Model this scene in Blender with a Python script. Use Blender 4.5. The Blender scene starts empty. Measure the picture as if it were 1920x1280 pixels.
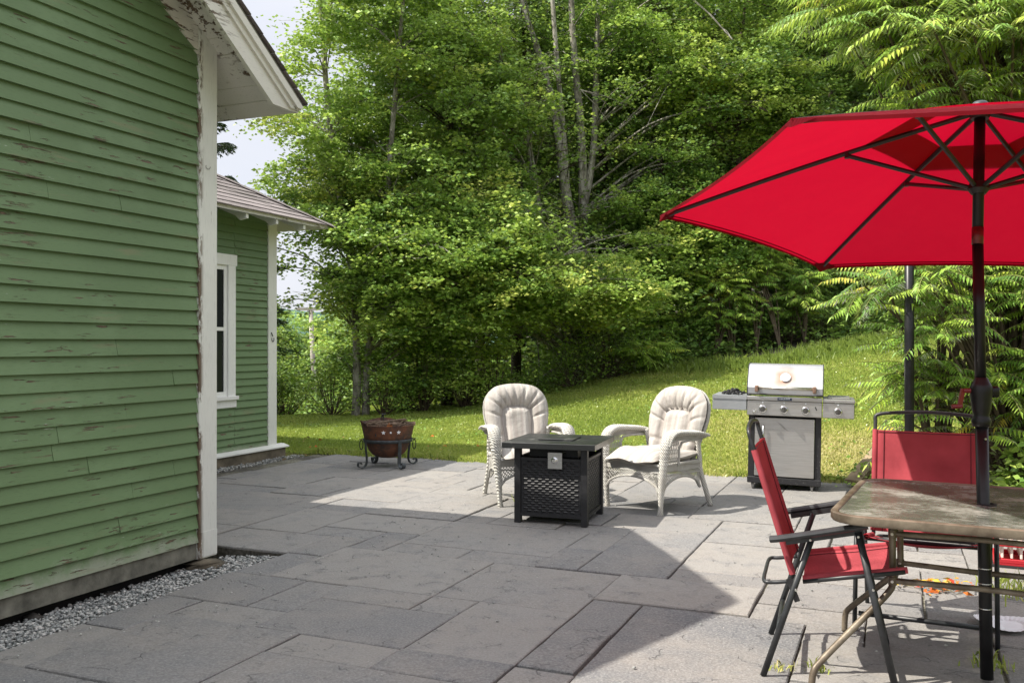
import bpy, math, random
import numpy as np
from math import sin, cos, pi, radians, sqrt
random.seed(7)
RNG = np.random.default_rng(11)
S = bpy.context.scene
COL = S.collection

# ------------------------------------------------------------------ camera
CAMH, FPX = 1.36, 1700.0
cam = bpy.data.cameras.new('camera')
cam.sensor_width = 36.0
cam.lens = 36.0 * FPX / 1920.0
cam.clip_start = 0.05
cam.clip_end = 6000
camo = bpy.data.objects.new('camera', cam)
COL.objects.link(camo)
camo.location = (0, 0, CAMH)
camo.rotation_euler = (radians(90.17), 0, 0)
S.camera = camo

# ------------------------------------------------------------------ light
SUNV = np.array([-0.756, -0.162, 1.0]); SUNV /= np.linalg.norm(SUNV)
SUN_EL = math.asin(SUNV[2]); SUN_AZ = math.atan2(SUNV[0], SUNV[1])
sun = bpy.data.lights.new('sun', 'SUN')
sun.energy = 5.0
sun.angle = radians(0.5)
sun.color = (1.0, 0.94, 0.83)
suno = bpy.data.objects.new('sun', sun)
COL.objects.link(suno)
suno.rotation_euler = (math.acos(SUNV[2]), 0, math.atan2(SUNV[0], -SUNV[1]))
world = bpy.data.worlds.new('World')
S.world = world
world.use_nodes = True
nt = world.node_tree
nt.nodes.clear()
wo = nt.nodes.new('ShaderNodeOutputWorld')
bg = nt.nodes.new('ShaderNodeBackground'); bg.inputs[1].default_value = 0.118
sky = nt.nodes.new('ShaderNodeTexSky'); sky.sky_type = 'NISHITA'; sky.sun_disc = False
sky.sun_elevation = SUN_EL; sky.sun_rotation = SUN_AZ
sky.air_density = 1.0; sky.dust_density = 2.5; sky.ozone_density = 1.0
tc = nt.nodes.new('ShaderNodeTexCoord')
mp = nt.nodes.new('ShaderNodeMapping'); mp.inputs['Scale'].default_value = (1.3, 1.3, 3.2)
ns = nt.nodes.new('ShaderNodeTexNoise'); ns.inputs['Scale'].default_value = 2.2; ns.inputs['Detail'].default_value = 7; ns.inputs['Roughness'].default_value = 0.55
cr = nt.nodes.new('ShaderNodeMapRange'); cr.inputs[1].default_value = 0.30; cr.inputs[2].default_value = 0.68; cr.inputs[3].default_value = 0.72; cr.inputs[4].default_value = 1.0
mx = nt.nodes.new('ShaderNodeMix'); mx.data_type = 'RGBA'
mx.inputs[7].default_value = (8.3, 8.35, 8.8, 1)
nt.links.new(tc.outputs['Generated'], mp.inputs[0]); nt.links.new(mp.outputs[0], ns.inputs['Vector'])
nt.links.new(ns.outputs[0], cr.inputs[0]); nt.links.new(cr.outputs[0], mx.inputs[0])
# high thin overcast, brighter towards the zenith
sep = nt.nodes.new('ShaderNodeSeparateXYZ'); nt.links.new(tc.outputs['Generated'], sep.inputs[0])
zr = nt.nodes.new('ShaderNodeMapRange'); zr.interpolation_type = 'SMOOTHSTEP'
for _i, _v in enumerate((.28, .85)): zr.inputs[_i + 1].default_value = _v
cm = nt.nodes.new('ShaderNodeMix'); cm.data_type = 'RGBA'; cm.inputs[6].default_value = (4.55, 4.65, 5.05, 1); cm.inputs[7].default_value = (10.5, 10.6, 10.9, 1)
nt.links.new(sep.outputs[2], zr.inputs[0]); nt.links.new(zr.outputs[0], cm.inputs[0]); nt.links.new(cm.outputs[2], mx.inputs[7])
nt.links.new(sky.outputs[0], mx.inputs[6]); nt.links.new(mx.outputs[2], bg.inputs[0]); nt.links.new(bg.outputs[0], wo.inputs[0])
S.view_settings.view_transform = 'Standard'
S.view_settings.look = 'None'
S.view_settings.exposure = 0.72
S.view_settings.gamma = 1.0
S.cycles.max_bounces = 7
S.cycles.diffuse_bounces = 4
S.cycles.glossy_bounces = 3
S.cycles.transmission_bounces = 4
S.cycles.transparent_max_bounces = 6
S.cycles.caustics_reflective = False
S.cycles.caustics_refractive = False

# ------------------------------------------------------------------ frames
TH = radians(22.8)                       # the house and patio are turned by this angle
N_ = np.array([cos(TH), -sin(TH)]); D_ = np.array([sin(TH), cos(TH)])
C0 = np.array([-1.953, 5.93])            # corner of the near house wall
def loc2w(x, y): return C0 + N_ * x + D_ * y
def w2loc(X, Y):
    a = X - C0[0]; b = Y - C0[1]
    return a * N_[0] + b * N_[1], a * D_[0] + b * D_[1]
def sst(x, a, b):
    t = np.clip((x - a) / (b - a), 0, 1); return t * t * (3 - 2 * t)
PX1, PY1 = 5.45, 4.83                     # patio extent in the house frame
def gz(X, Y):
    X = np.asarray(X, float); Y = np.asarray(Y, float)
    lx, ly = w2loc(X, Y)
    D = np.maximum(np.maximum(ly - PY1, (lx - PX1) * 0.9), 0)
    Hx = np.interp(X, [-30, -3, -1.2, .45, 2.2, 4.0, 5.9, 7.4, 12, 30], [0, 0, .10, .36, .70, .98, 1.2, 1.38, 2.0, 4.0])
    r = D / 9.5
    z = Hx * np.where(r < 1, r ** 1.15, 1 + .45 * (r - 1))
    z = z + .02 * np.sin(X * .9 + 1) * np.cos(Y * .7) * np.clip(D / 2, 0, 1)
    fall = .11 * np.maximum(Y - 17, 0) * sst(-X, 2.0, 6.0)
    z = z - np.minimum(fall, 6)
    return z

# ------------------------------------------------------------------ mesh helpers
class MB:
    def __init__(s): s.v = []; s.f = []; s.n = 0
    def add(s, vs, fs):
        s.v.extend([tuple(map(float, p)) for p in vs]); n = s.n
        s.f.extend([tuple(i + n for i in f) for f in fs]); s.n += len(vs)
    def hexa(s, P):                       # 8 corners: bottom ccw 0-3, top ccw 4-7
        s.add(P, [(3, 2, 1, 0), (4, 5, 6, 7), (0, 1, 5, 4), (1, 2, 6, 5), (2, 3, 7, 6), (3, 0, 4, 7)])
    def box(s, x0, x1, y0, y1, z0, z1, bev=0.0):
        if bev <= 0:
            s.hexa([(x0, y0, z0), (x1, y0, z0), (x1, y1, z0), (x0, y1, z0), (x0, y0, z1), (x1, y0, z1), (x1, y1, z1), (x0, y1, z1)]); return
        b = min(bev, (x1 - x0) * .45, (y1 - y0) * .45, (z1 - z0) * .45)
        rings = []
        for z, i in ((z0, b), (z0 + b, 0), (z1 - b, 0), (z1, b)):
            xa, xb, ya, yb = x0 + i, x1 - i, y0 + i, y1 - i
            c = b * .8 if i == 0 else b * .3
            rings.append([(xa + c, ya, z), (xb - c, ya, z), (xb, ya + c, z), (xb, yb - c, z), (xb - c, yb, z), (xa + c, yb, z), (xa, yb - c, z), (xa, ya + c, z)])
        vs = [p for r in rings for p in r]; fs = []
        for k in range(3):
            for i in range(8):
                j = (i + 1) % 8; fs.append((k * 8 + i, k * 8 + j, k * 8 + 8 + j, k * 8 + 8 + i))
        fs.append(tuple(range(7, -1, -1))); fs.append(tuple(range(24, 32)))
        s.add(vs, fs)
    def bar(s, a, b, w, t, up=(0, 0, 1)):  # box beam from a to b, width w (sideways), thickness t (along up)
        a = np.array(a, float); b = np.array(b, float); d = b - a; d /= np.linalg.norm(d)
        u = np.array(up, float); sd = np.cross(d, u)
        if np.linalg.norm(sd) < 1e-6: sd = np.cross(d, (1, 0, 0))
        sd /= np.linalg.norm(sd); u = np.cross(sd, d)
        P = []
        for q in (a, b):
            P.append([q - sd * w / 2 - u * t / 2, q + sd * w / 2 - u * t / 2, q + sd * w / 2 + u * t / 2, q - sd * w / 2 + u * t / 2])
        s.hexa(P[0][::1] + P[1])
    def tube(s, pts, r, n=10, cap=True, sx=1.0, up=None):
        pts = [np.array(p, float) for p in pts]
        if not hasattr(r, '__len__'): r = [r] * len(pts)
        m = len(pts); T = []
        for i in range(m):
            d = pts[min(i + 1, m - 1)] - pts[max(i - 1, 0)]; T.append(d / (np.linalg.norm(d) + 1e-9))
        ref = np.array(up, float) if up is not None else (np.array([0, 0, 1.]) if abs(T[0][2]) < .9 else np.array([1., 0, 0]))
        A = np.cross(T[0], ref); A /= np.linalg.norm(A)
        vs = []
        for i in range(m):
            A = A - T[i] * A.dot(T[i]); A /= np.linalg.norm(A); B = np.cross(T[i], A)
            for k in range(n):
                a = 2 * pi * k / n
                rr = r[i]
                ex = sx[i] if hasattr(sx, '__len__') else sx
                vs.append(pts[i] + A * cos(a) * rr * ex + B * sin(a) * rr)
        fs = []
        for i in range(m - 1):
            for k in range(n):
                j = (k + 1) % n; fs.append((i * n + k, i * n + j, i * n + n + j, i * n + n + k))
        if cap: fs.append(tuple(range(n - 1, -1, -1))); fs.append(tuple((m - 1) * n + k for k in range(n)))
        s.add(vs, fs)
    def lathe(s, prof, c=(0, 0, 0), n=24, axis='z', cap=True):
        vs = []
        for r, h in prof:
            for k in range(n):
                a = 2 * pi * k / n; x, y, z = r * cos(a), r * sin(a), h
                if axis == 'y': x, y, z = x, -h, y
                if axis == 'x': x, y, z = h, x, y
                vs.append((c[0] + x, c[1] + y, c[2] + z))
        m = len(prof); fs = []
        for i in range(m - 1):
            for k in range(n):
                j = (k + 1) % n; fs.append((i * n + k, i * n + j, i * n + n + j, i * n + n + k))
        if cap: fs.append(tuple(range(n - 1, -1, -1))); fs.append(tuple((m - 1) * n + k for k in range(n)))
        s.add(vs, fs)
    def grid(s, F, nu, nv, closed_u=False):
        vs = [F(i / nu, j / nv) for j in range(nv + 1) for i in range(nu + 1)]
        fs = []
        for j in range(nv):
            for i in range(nu):
                a = j * (nu + 1) + i; fs.append((a, a + 1, a + nu + 2, a + nu + 1))
        s.add(vs, fs)
    def prism(s, poly, h0, h1, axis='z'):   # poly of (a,b) extruded along axis
        n = len(poly)
        def m(a, b, h):
            return {'z': (a, b, h), 'x': (h, a, b), 'y': (a, h, b)}[axis]
        vs = [m(a, b, h0) for a, b in poly] + [m(a, b, h1) for a, b in poly]
        fs = [tuple(range(n - 1, -1, -1)), tuple(range(n, 2 * n))] + [(i, (i + 1) % n, n + (i + 1) % n, n + i) for i in range(n)]
        s.add(vs, fs)
    def build(s, name, mat, parent=None, smooth=False, fix=True, angle=None):
        me = bpy.data.meshes.new(name)
        me.from_pydata(s.v, [], s.f)
        if fix:
            import bmesh
            bm = bmesh.new(); bm.from_mesh(me); bmesh.ops.recalc_face_normals(bm, faces=bm.faces); bm.to_mesh(me); bm.free()
        if smooth or angle:
            me.polygons.foreach_set('use_smooth', [True] * len(me.polygons))
            if angle:
                me.set_sharp_from_angle(angle=radians(angle))
        o = bpy.data.objects.new(name, me)
        if mat is not None: me.materials.append(mat)
        COL.objects.link(o)
        if parent is not None: o.parent = parent
        return o

def np_mesh(name, V, F, mat, parent=None, tint=None, smooth=False):
    """V (n,3); F (m,k) same-size faces; tint (m,) face attribute"""
    me = bpy.data.meshes.new(name)
    m, k = F.shape
    me.vertices.add(len(V)); me.vertices.foreach_set('co', V.astype(np.float32).ravel())
    me.loops.add(m * k); me.loops.foreach_set('vertex_index', F.astype(np.int32).ravel())
    me.polygons.add(m)
    me.polygons.foreach_set('loop_start', np.arange(0, m * k, k, dtype=np.int32))
    if smooth: me.polygons.foreach_set('use_smooth', np.ones(m, bool))
    me.update(calc_edges=True)
    if tint is not None:
        at = me.attributes.new('tint', 'FLOAT', 'FACE'); at.data.foreach_set('value', tint.astype(np.float32))
    o = bpy.data.objects.new(name, me); me.materials.append(mat); COL.objects.link(o)
    if parent is not None: o.parent = parent
    return o

def tag(o, label=None, cat=None, group=None, kind=None):
    if label: o['label'] = label
    if cat: o['category'] = cat
    if group: o['group'] = group
    if kind: o['kind'] = kind
    return o
def empty(name, loc=(0, 0, 0), rz=0.0, label=None, cat=None, group=None):
    o = bpy.data.objects.new(name, None); COL.objects.link(o)
    o.location = loc; o.rotation_euler = (0, 0, rz); o.empty_display_size = .2
    return tag(o, label, cat, group)
def copy_tree(o, parent=None):
    c = o.copy(); COL.objects.link(c)
    if parent is not None: c.parent = parent
    for ch in list(o.children): copy_tree(ch, c)
    return c

# ------------------------------------------------------------------ materials
def M(name):
    m = bpy.data.materials.new(name); m.use_nodes = True
    nt = m.node_tree; b = nt.nodes['Principled BSDF']
    return m, nt, b
def N(nt, t, **kw):
    n = nt.nodes.new(t)
    for k, v in kw.items():
        if k in n.inputs.keys() if isinstance(k, str) else False: n.inputs[k].default_value = v
        else: setattr(n, k, v)
    return n
def noise(nt, scale, detail=5, rough=.55, vec=None, coord='Object', mapscale=None, rot=None):
    t = nt.nodes.new('ShaderNodeTexCoord')
    n = nt.nodes.new('ShaderNodeTexNoise'); n.inputs['Scale'].default_value = scale
    n.inputs['Detail'].default_value = detail; n.inputs['Roughness'].default_value = rough
    src = t.outputs[coord] if vec is None else vec
    if mapscale is not None or rot is not None:
        mpn = nt.nodes.new('ShaderNodeMapping')
        if mapscale is not None: mpn.inputs['Scale'].default_value = mapscale
        if rot is not None: mpn.inputs['Rotation'].default_value = rot
        nt.links.new(src, mpn.inputs[0]); src = mpn.outputs[0]
    nt.links.new(src, n.inputs['Vector'])
    return n.outputs[0]
def rng(nt, src, a, b, c=0., d=1.):
    n = nt.nodes.new('ShaderNodeMapRange')
    for i, v in enumerate((a, b, c, d)): n.inputs[i + 1].default_value = v
    nt.links.new(src, n.inputs[0]); return n.outputs[0]
def mixc(nt, fac, A, B, blend='MIX'):
    n = nt.nodes.new('ShaderNodeMix'); n.data_type = 'RGBA'; n.blend_type = blend
    if isinstance(fac, (int, float)): n.inputs[0].default_value = fac
    else: nt.links.new(fac, n.inputs[0])
    for i, c in ((6, A), (7, B)):
        if isinstance(c, tuple): n.inputs[i].default_value = c + (1,) if len(c) == 3 else c
        else: nt.links.new(c, n.inputs[i])
    return n.outputs[2]
def mathn(nt, op, a, b=None):
    n = nt.nodes.new('ShaderNodeMath'); n.operation = op
    for i, c in ((0, a), (1, b)):
        if c is None: continue
        if isinstance(c, (int, float)): n.inputs[i].default_value = c
        else: nt.links.new(c, n.inputs[i])
    return n.outputs[0]
def attr(nt, name):
    n = nt.nodes.new('ShaderNodeAttribute'); n.attribute_name = name; return n.outputs['Fac']
def bump(nt, b, h, dist=.01, strength=1.0):
    n = nt.nodes.new('ShaderNodeBump'); n.inputs['Distance'].default_value = dist; n.inputs['Strength'].default_value = strength
    nt.links.new(h, n.inputs['Height']); nt.links.new(n.outputs[0], b.inputs['Normal']); return n
def setc(nt, b, c):
    if isinstance(c, tuple): b.inputs['Base Color'].default_value = c + (1,)
    else: nt.links.new(c, b.inputs['Base Color'])
def xyz(nt, coord='Object'):
    t = nt.nodes.new('ShaderNodeTexCoord'); s = nt.nodes.new('ShaderNodeSeparateXYZ')
    nt.links.new(t.outputs[coord], s.inputs[0]); return s.outputs, t.outputs[coord]

def simple(name, col, rough=.6, metal=0., nscale=None, namt=.25, bumpd=0, spec=.5):
    m, nt, b = M(name)
    b.inputs['Roughness'].default_value = rough; b.inputs['Metallic'].default_value = metal
    b.inputs['Specular IOR Level'].default_value = spec
    if nscale:
        n = noise(nt, nscale, 6)
        lo = tuple(c * (1 - namt) for c in col); hi = tuple(min(1, c * (1 + namt)) for c in col)
        setc(nt, b, mixc(nt, rng(nt, n, .3, .7), lo, hi))
        if bumpd: bump(nt, b, n, bumpd)
    else: setc(nt, b, col)
    return m

def leafmat(name, ramp, trans=.48, gloss=.10):
    m, nt, b = M(name); nt.nodes.remove(b)
    out = [n for n in nt.nodes if n.type == 'OUTPUT_MATERIAL'][0]
    a = attr(nt, 'tint')
    r = nt.nodes.new('ShaderNodeValToRGB'); e = r.color_ramp.elements
    e[0].position = ramp[0][0]; e[0].color = ramp[0][1] + (1,); e[1].position = ramp[-1][0]; e[1].color = ramp[-1][1] + (1,)
    for p, c in ramp[1:-1]:
        q = e.new(p); q.color = c + (1,)
    nt.links.new(a, r.inputs[0])
    d = nt.nodes.new('ShaderNodeBsdfDiffuse'); t = nt.nodes.new('ShaderNodeBsdfTranslucent'); g = nt.nodes.new('ShaderNodeBsdfGlossy')
    g.inputs['Roughness'].default_value = .42; g.inputs[0].default_value = (.75, .8, .7, 1)
    nt.links.new(r.outputs[0], d.inputs[0])
    tcol = mixc(nt, .55, r.outputs[0], (.52, .68, .11)); nt.links.new(tcol, t.inputs[0])
    m1 = nt.nodes.new('ShaderNodeMixShader'); m1.inputs[0].default_value = trans
    nt.links.new(d.outputs[0], m1.inputs[1]); nt.links.new(t.outputs[0], m1.inputs[2])
    m2 = nt.nodes.new('ShaderNodeMixShader')
    fr = nt.nodes.new('ShaderNodeFresnel'); fr.inputs[0].default_value = 1.4
    nt.links.new(mathn(nt, 'MULTIPLY', fr.outputs[0], gloss * 6), m2.inputs[0])
    nt.links.new(m1.outputs[0], m2.inputs[1]); nt.links.new(g.outputs[0], m2.inputs[2])
    nt.links.new(m2.outputs[0], out.inputs[0])
    return m

# painted wood with weathering: paint colour, peeling to bare wood
def paint(name, col, bare=(.165, .115, .078), amount=.5, grain_axis='Y', dirt=(.30, .30, .26), seed=0., rough=.55):
    m, nt, b = M(name); b.inputs['Roughness'].default_value = rough
    b.inputs['Specular IOR Level'].default_value = .35
    sc = {'Y': (6, 1.5, 15), 'X': (.7, 6, 14), 'Z': (9, 9, .8)}[grain_axis]
    t = nt.nodes.new('ShaderNodeTexCoord')
    mpn = nt.nodes.new('ShaderNodeMapping'); mpn.inputs['Scale'].default_value = sc; mpn.inputs['Location'].default_value = (seed, seed, seed)
    nt.links.new(t.outputs['Object'], mpn.inputs[0])
    n1 = noise(nt, 3.0, 8, .65, vec=mpn.outputs[0])
    n2 = noise(nt, .55, 4, .5)
    n3 = noise(nt, 14.0, 6, .6, vec=mpn.outputs[0])
    n4 = noise(nt, 1.4, 5, .6)
    base = mixc(nt, rng(nt, n2, .3, .7), tuple(c * .86 for c in col), tuple(min(.9, c * 1.12) for c in col))
    base = mixc(nt, rng(nt, n4, .5, .72, 0, .45), base, dirt)
    base = mixc(nt, rng(nt, n3, .56, .66, 0, .35), base, tuple(c * .55 for c in col))
    lo = .70 - .12 * amount
    peel = mathn(nt, 'MULTIPLY', rng(nt, n1, lo + .005, lo + .025), rng(nt, n4, .47, .54))
    nb1 = noise(nt, 2.2, 9, .72, vec=mpn.outputs[0]); nb2 = noise(nt, .9, 3, .5)
    pat = mathn(nt, 'MULTIPLY', rng(nt, nb1, .57, .60), rng(nt, nb2, .61 - .05 * amount, .65 - .05 * amount)) if amount > .3 else peel
    peel = mathn(nt, 'MAXIMUM', peel, pat)
    pale = mathn(nt, 'MULTIPLY', rng(nt, noise(nt, 5.0, 8, .7, vec=mpn.outputs[0]), .66, .69), rng(nt, nb2, .5, .56)) if amount > .3 else None
    if pale is not None: base = mixc(nt, mathn(nt, 'MULTIPLY', pale, .7), base, (.55, .58, .52))
    barec = mixc(nt, rng(nt, n3, .4, .6), bare, tuple(c * .5 for c in bare))
    so, _v = xyz(nt)
    if name == 'green_paint':      # mildew and splash marks along the lowest boards
        mil = rng(nt, mathn(nt, 'ADD', so[2], mathn(nt, 'MULTIPLY', mathn(nt, 'SUBTRACT', noise(nt, 9, 7, .7), .5), .28)), .11, .20, .6, 0)
        base = mixc(nt, mil, base, (.34, .34, .29))
        rust = mathn(nt, 'MULTIPLY', rng(nt, noise(nt, 1.6, 6, .6, mapscale=(1, 1.2, 9)), .60, .72), .45)
        base = mixc(nt, rust, base, (.22, .18, .11))
    if name == 'white_paint':      # paint flaking off the edge next to the boards
        em = mathn(nt, 'MULTIPLY', rng(nt, mathn(nt, 'ABSOLUTE', mathn(nt, 'ADD', so[1], .163)), .010, .040, 1, 0), rng(nt, noise(nt, 8, 7, .7, mapscale=(1, 1, .35)), .48, .53))
        peel = mathn(nt, 'MAXIMUM', peel, em)
    fin = mixc(nt, peel, base, barec)
    setc(nt, b, fin)
    h = mathn(nt, 'SUBTRACT', mathn(nt, 'MULTIPLY', n3, .3), peel)
    bump(nt, b, h, .002)
    return m

MAT = {}
MAT['green'] = paint('green_paint', (.132, .203, .096), amount=.75, grain_axis='Y', dirt=(.20, .29, .16))
MAT['white'] = paint('white_paint', (.70, .70, .66), amount=.45, grain_axis='Z', dirt=(.46, .47, .44), seed=3.1)
MAT['white_rake'] = paint('white_paint_long', (.68, .66, .62), amount=1.25, grain_axis='Y', dirt=(.42, .40, .37), seed=5.3)
MAT['white_clean'] = paint('white_window_paint', (.78, .78, .76), amount=.0, grain_axis='Z', dirt=(.7, .7, .68))
MAT['oldwood'] = simple('weathered_wood', (.15, .145, .12), .85, nscale=9, namt=.5, bumpd=.01)
MAT['foundation'] = simple('mossy_foundation', (.12, .10, .07), .9, nscale=6, namt=.5, bumpd=.02)
MAT['dark'] = simple('recess_shade', (.012, .012, .012), .9)
MAT['shingle'] = None
m, nt, b = M('roof_shingles'); MAT['shingle'] = m
b.inputs['Roughness'].default_value = .9
t = attr(nt, 'tint'); n = noise(nt, 60, 3); n2 = noise(nt, 3, 5)
c = mixc(nt, t, (.085, .070, .070), (.21, .18, .18)); c = mixc(nt, rng(nt, n, .3, .7, 0, .6), c, (.30, .27, .26)); c = mixc(nt, rng(nt, n2, .45, .7, 0, .4), c, (.10, .09, .08))
setc(nt, b, c); bump(nt, b, n, .004)

MAT['black'] = simple('black_powder_coat', (.013, .013, .015), .5, nscale=30, namt=.4)
MAT['blackpole'] = simple('black_pole_paint', (.010, .010, .011), .36, nscale=12, namt=.5, spec=.3)
MAT['darkframe'] = simple('charcoal_tube', (.022, .024, .027), .42, nscale=25, namt=.4)
MAT['chrome'] = simple('chrome', (.75, .75, .75), .15, 1.0)
MAT['screw'] = simple('zinc_bolt', (.55, .55, .52), .35, 1.0)
m, nt, b = M('bronze_tube'); MAT['bronze'] = m
b.inputs['Roughness'].default_value = .45; b.inputs['Metallic'].default_value = .35
n = noise(nt, 7, 6, .6); n2 = noise(nt, 40, 4)
c = mixc(nt, rng(nt, n, .42, .62), (.11, .085, .06), (.24, .20, .15)); c = mixc(nt, rng(nt, noise(nt, 130, 4, .7), .64, .72, 0, .6), c, (.36, .29, .22))
setc(nt, b, c); bump(nt, b, n2, .0015)

def fabric(name, col, trans=0.0, weave=700., fade=.25, tcol=None, bd=.003):
    m, nt, b = M(name); out = [q for q in nt.nodes if q.type == 'OUTPUT_MATERIAL'][0]
    b.inputs['Roughness'].default_value = .85; b.inputs['Specular IOR Level'].default_value = .2
    n = noise(nt, 3.5, 6); n2 = noise(nt, 1.2, 3)
    hi = tuple(min(1, x * (1 + fade) + .01) for x in col); lo = tuple(x * (1 - fade * .8) for x in col)
    c = mixc(nt, rng(nt, n, .3, .7), lo, hi)
    _, v = xyz(nt)
    w1 = nt.nodes.new('ShaderNodeTexWave'); w1.inputs['Scale'].default_value = weave / 6.28; nt.links.new(v, w1.inputs[0]); w1.bands_direction = 'Y'
    w2 = nt.nodes.new('ShaderNodeTexWave'); w2.inputs['Scale'].default_value = weave / 6.28; nt.links.new(v, w2.inputs[0]); w2.bands_direction = 'Z'
    ws = mathn(nt, 'ADD', w1.outputs['Fac'], w2.outputs['Fac'])
    c = mixc(nt, rng(nt, ws, .2, 1.6, .0, .18), c, tuple(x * .5 for x in col))
    setc(nt, b, c)
    bump(nt, b, mathn(nt, 'ADD', mathn(nt, 'MULTIPLY', ws, .2), n), bd)
    if trans > 0:
        t = nt.nodes.new('ShaderNodeBsdfTranslucent')
        t.inputs[0].default_value = (tcol or col) + (1,)
        mxs = nt.nodes.new('ShaderNodeMixShader'); mxs.inputs[0].default_value = trans
        nt.links.new(b.outputs[0], mxs.inputs[1]); nt.links.new(t.outputs[0], mxs.inputs[2]); nt.links.new(mxs.outputs[0], out.inputs[0])
    return m
MAT['canopy'] = fabric('red_canopy_cloth', (.46, .008, .030), .40, 900, .20, (.50, .003, .024), .03)
MAT['sling'] = fabric('red_sling_mesh', (.50, .085, .105), .25, 520, .42, (.6, .03, .05))
MAT['stitch'] = simple('dark_stitching', (.06, .01, .015), .9)

m, nt, b = M('striped_cushion'); MAT['cushion'] = m
b.inputs['Roughness'].default_value = .9; b.inputs['Specular IOR Level'].default_value = .15
n = noise(nt, 1.0, 3, .6, mapscale=(42, 1.2, 1.2)); n2 = noise(nt, 1.0, 2, .5, mapscale=(110, 2, 2)); n3 = noise(nt, 5, 5)
c = mixc(nt, rng(nt, n, .35, .65), (.315, .29, .265), (.46, .44, .41)); c = mixc(nt, rng(nt, n2, .45, .65, 0, .5), c, (.375, .325, .31))
c = mixc(nt, rng(nt, n3, .55, .75, 0, .4), c, (.27, .25, .235)); setc(nt, b, c)
bump(nt, b, noise(nt, 9, 4), .012)
m, nt, b = M('white_wicker'); MAT['wicker'] = m
b.inputs['Roughness'].default_value = .6
_, v = xyz(nt)
w = nt.nodes.new('ShaderNodeTexWave'); w.bands_direction = 'Z'; w.inputs['Scale'].default_value = 42; w.inputs['Distortion'].default_value = .8; nt.links.new(v, w.inputs[0])
n = noise(nt, 10, 5)
c = mixc(nt, rng(nt, n, .5, .7, 0, .6), (.66, .65, .61), (.42, .38, .32)); c = mixc(nt, rng(nt, w.outputs['Fac'], 0, .45, .85, 0), c, (.26, .235, .20)); setc(nt, b, c)
bump(nt, b, w.outputs['Fac'], .006)
m, nt, b = M('white_wicker_strand'); MAT['wicker_plain'] = m
b.inputs['Roughness'].default_value = .6
_, v = xyz(nt)
w = nt.nodes.new('ShaderNodeTexWave'); w.bands_direction = 'DIAGONAL'; w.inputs['Scale'].default_value = 26; w.inputs['Distortion'].default_value = 1.2; w.inputs['Detail Scale'].default_value = 3; nt.links.new(v, w.inputs[0])
c = mixc(nt, rng(nt, noise(nt, 9, 6, .7), .45, .7, 0, .7), (.60, .59, .55), (.44, .41, .35)); c = mixc(nt, rng(nt, w.outputs['Fac'], 0, .4, .6, 0), c, (.30, .275, .24)); setc(nt, b, c)
bump(nt, b, w.outputs['Fac'], .006)

m, nt, b = M('stainless'); MAT['steel'] = m
b.inputs['Metallic'].default_value = .92
n = noise(nt, 6.0, 5, .6, mapscale=(1, 60, 60)); n2 = noise(nt, 4, 4)
c = mixc(nt, rng(nt, n, .3, .7), (.40, .395, .385), (.56, .55, .53)); c = mixc(nt, rng(nt, n2, .5, .75, 0, .5), c, (.45, .42, .38)); setc(nt, b, c)
nt.links.new(rng(nt, n, .3, .7, .30, .48), b.inputs['Roughness']); bump(nt, b, n, .0006)
m, nt, b = M('stainless_lid'); MAT['steel_lid'] = m       # heat tint round the thermometer
b.inputs['Metallic'].default_value = .85; b.inputs['Roughness'].default_value = .42
o_, v = xyz(nt)
dd = nt.nodes.new('ShaderNodeVectorMath'); dd.operation = 'DISTANCE'; nt.links.new(v, dd.inputs[0]); dd.inputs[1].default_value = (0, -.22, 1.045)
nn = noise(nt, 7, 4)
dr = mathn(nt, 'ADD', dd.outputs['Value'], mathn(nt, 'MULTIPLY', mathn(nt, 'SUBTRACT', nn, .5), .12))
c = mixc(nt, rng(nt, dr, .05, .15, 1, 0), (.47, .48, .50), (.36, .23, .17)); c = mixc(nt, rng(nt, noise(nt, 5, 4), .5, .7, 0, .4), c, (.60, .55, .52)); setc(nt, b, c)
MAT['rustbracket'] = simple('rusty_bracket', (.24, .15, .11), .6, .5, nscale=40, namt=.4)
MAT['badge'] = simple('navy_badge', (.02, .035, .08), .3)
MAT['letter'] = simple('pale_lettering', (.75, .78, .82), .4)
MAT['charcoal'] = simple('charcoal_lump', (.025, .025, .027), .75, nscale=40, namt=.6, bumpd=.01)
MAT['rubber'] = simple('grey_caster', (.30, .29, .27), .5)

m, nt, b = M('rusty_iron'); MAT['rust'] = m
b.inputs['Roughness'].default_value = .75; b.inputs['Metallic'].default_value = .2
n = noise(nt, 5, 8, .65); n2 = noise(nt, 30, 5)
c = mixc(nt, rng(nt, n, .38, .62), (.045, .030, .026), (.15, .058, .030)); c = mixc(nt, rng(nt, n2, .55, .7, 0, .7), c, (.22, .09, .04)); setc(nt, b, c); bump(nt, b, n2, .003)
MAT['iron'] = simple('grey_iron_strap', (.055, .062, .068), .55, .5, nscale=20, namt=.4)
MAT['log'] = simple('split_log_bark', (.13, .085, .055), .9, nscale=14, namt=.5, bumpd=.02)
MAT['logend'] = simple('orange_cut_wood', (.55, .19, .06), .85, nscale=18, namt=.4)
MAT['twig'] = simple('dry_twigs', (.16, .11, .075), .9)
MAT['ash'] = simple('ash', (.20, .20, .20), .95, nscale=30, namt=.6, bumpd=.02)
MAT['timber'] = simple('weathered_timber', (.28, .21, .13), .85, nscale=7, namt=.4, bumpd=.006)
MAT['plate'] = simple('white_paper', (.80, .81, .84), .7)
MAT['redplastic'] = simple('red_plastic', (.40, .015, .025), .4)
MAT['redcrank'] = simple('dark_red_plastic', (.16, .01, .015), .3)
MAT['slat'] = simple('pale_slat', (.72, .68, .62), .7)
MAT['greyblack'] = simple('dark_tray', (.02, .02, .022), .6)

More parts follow.
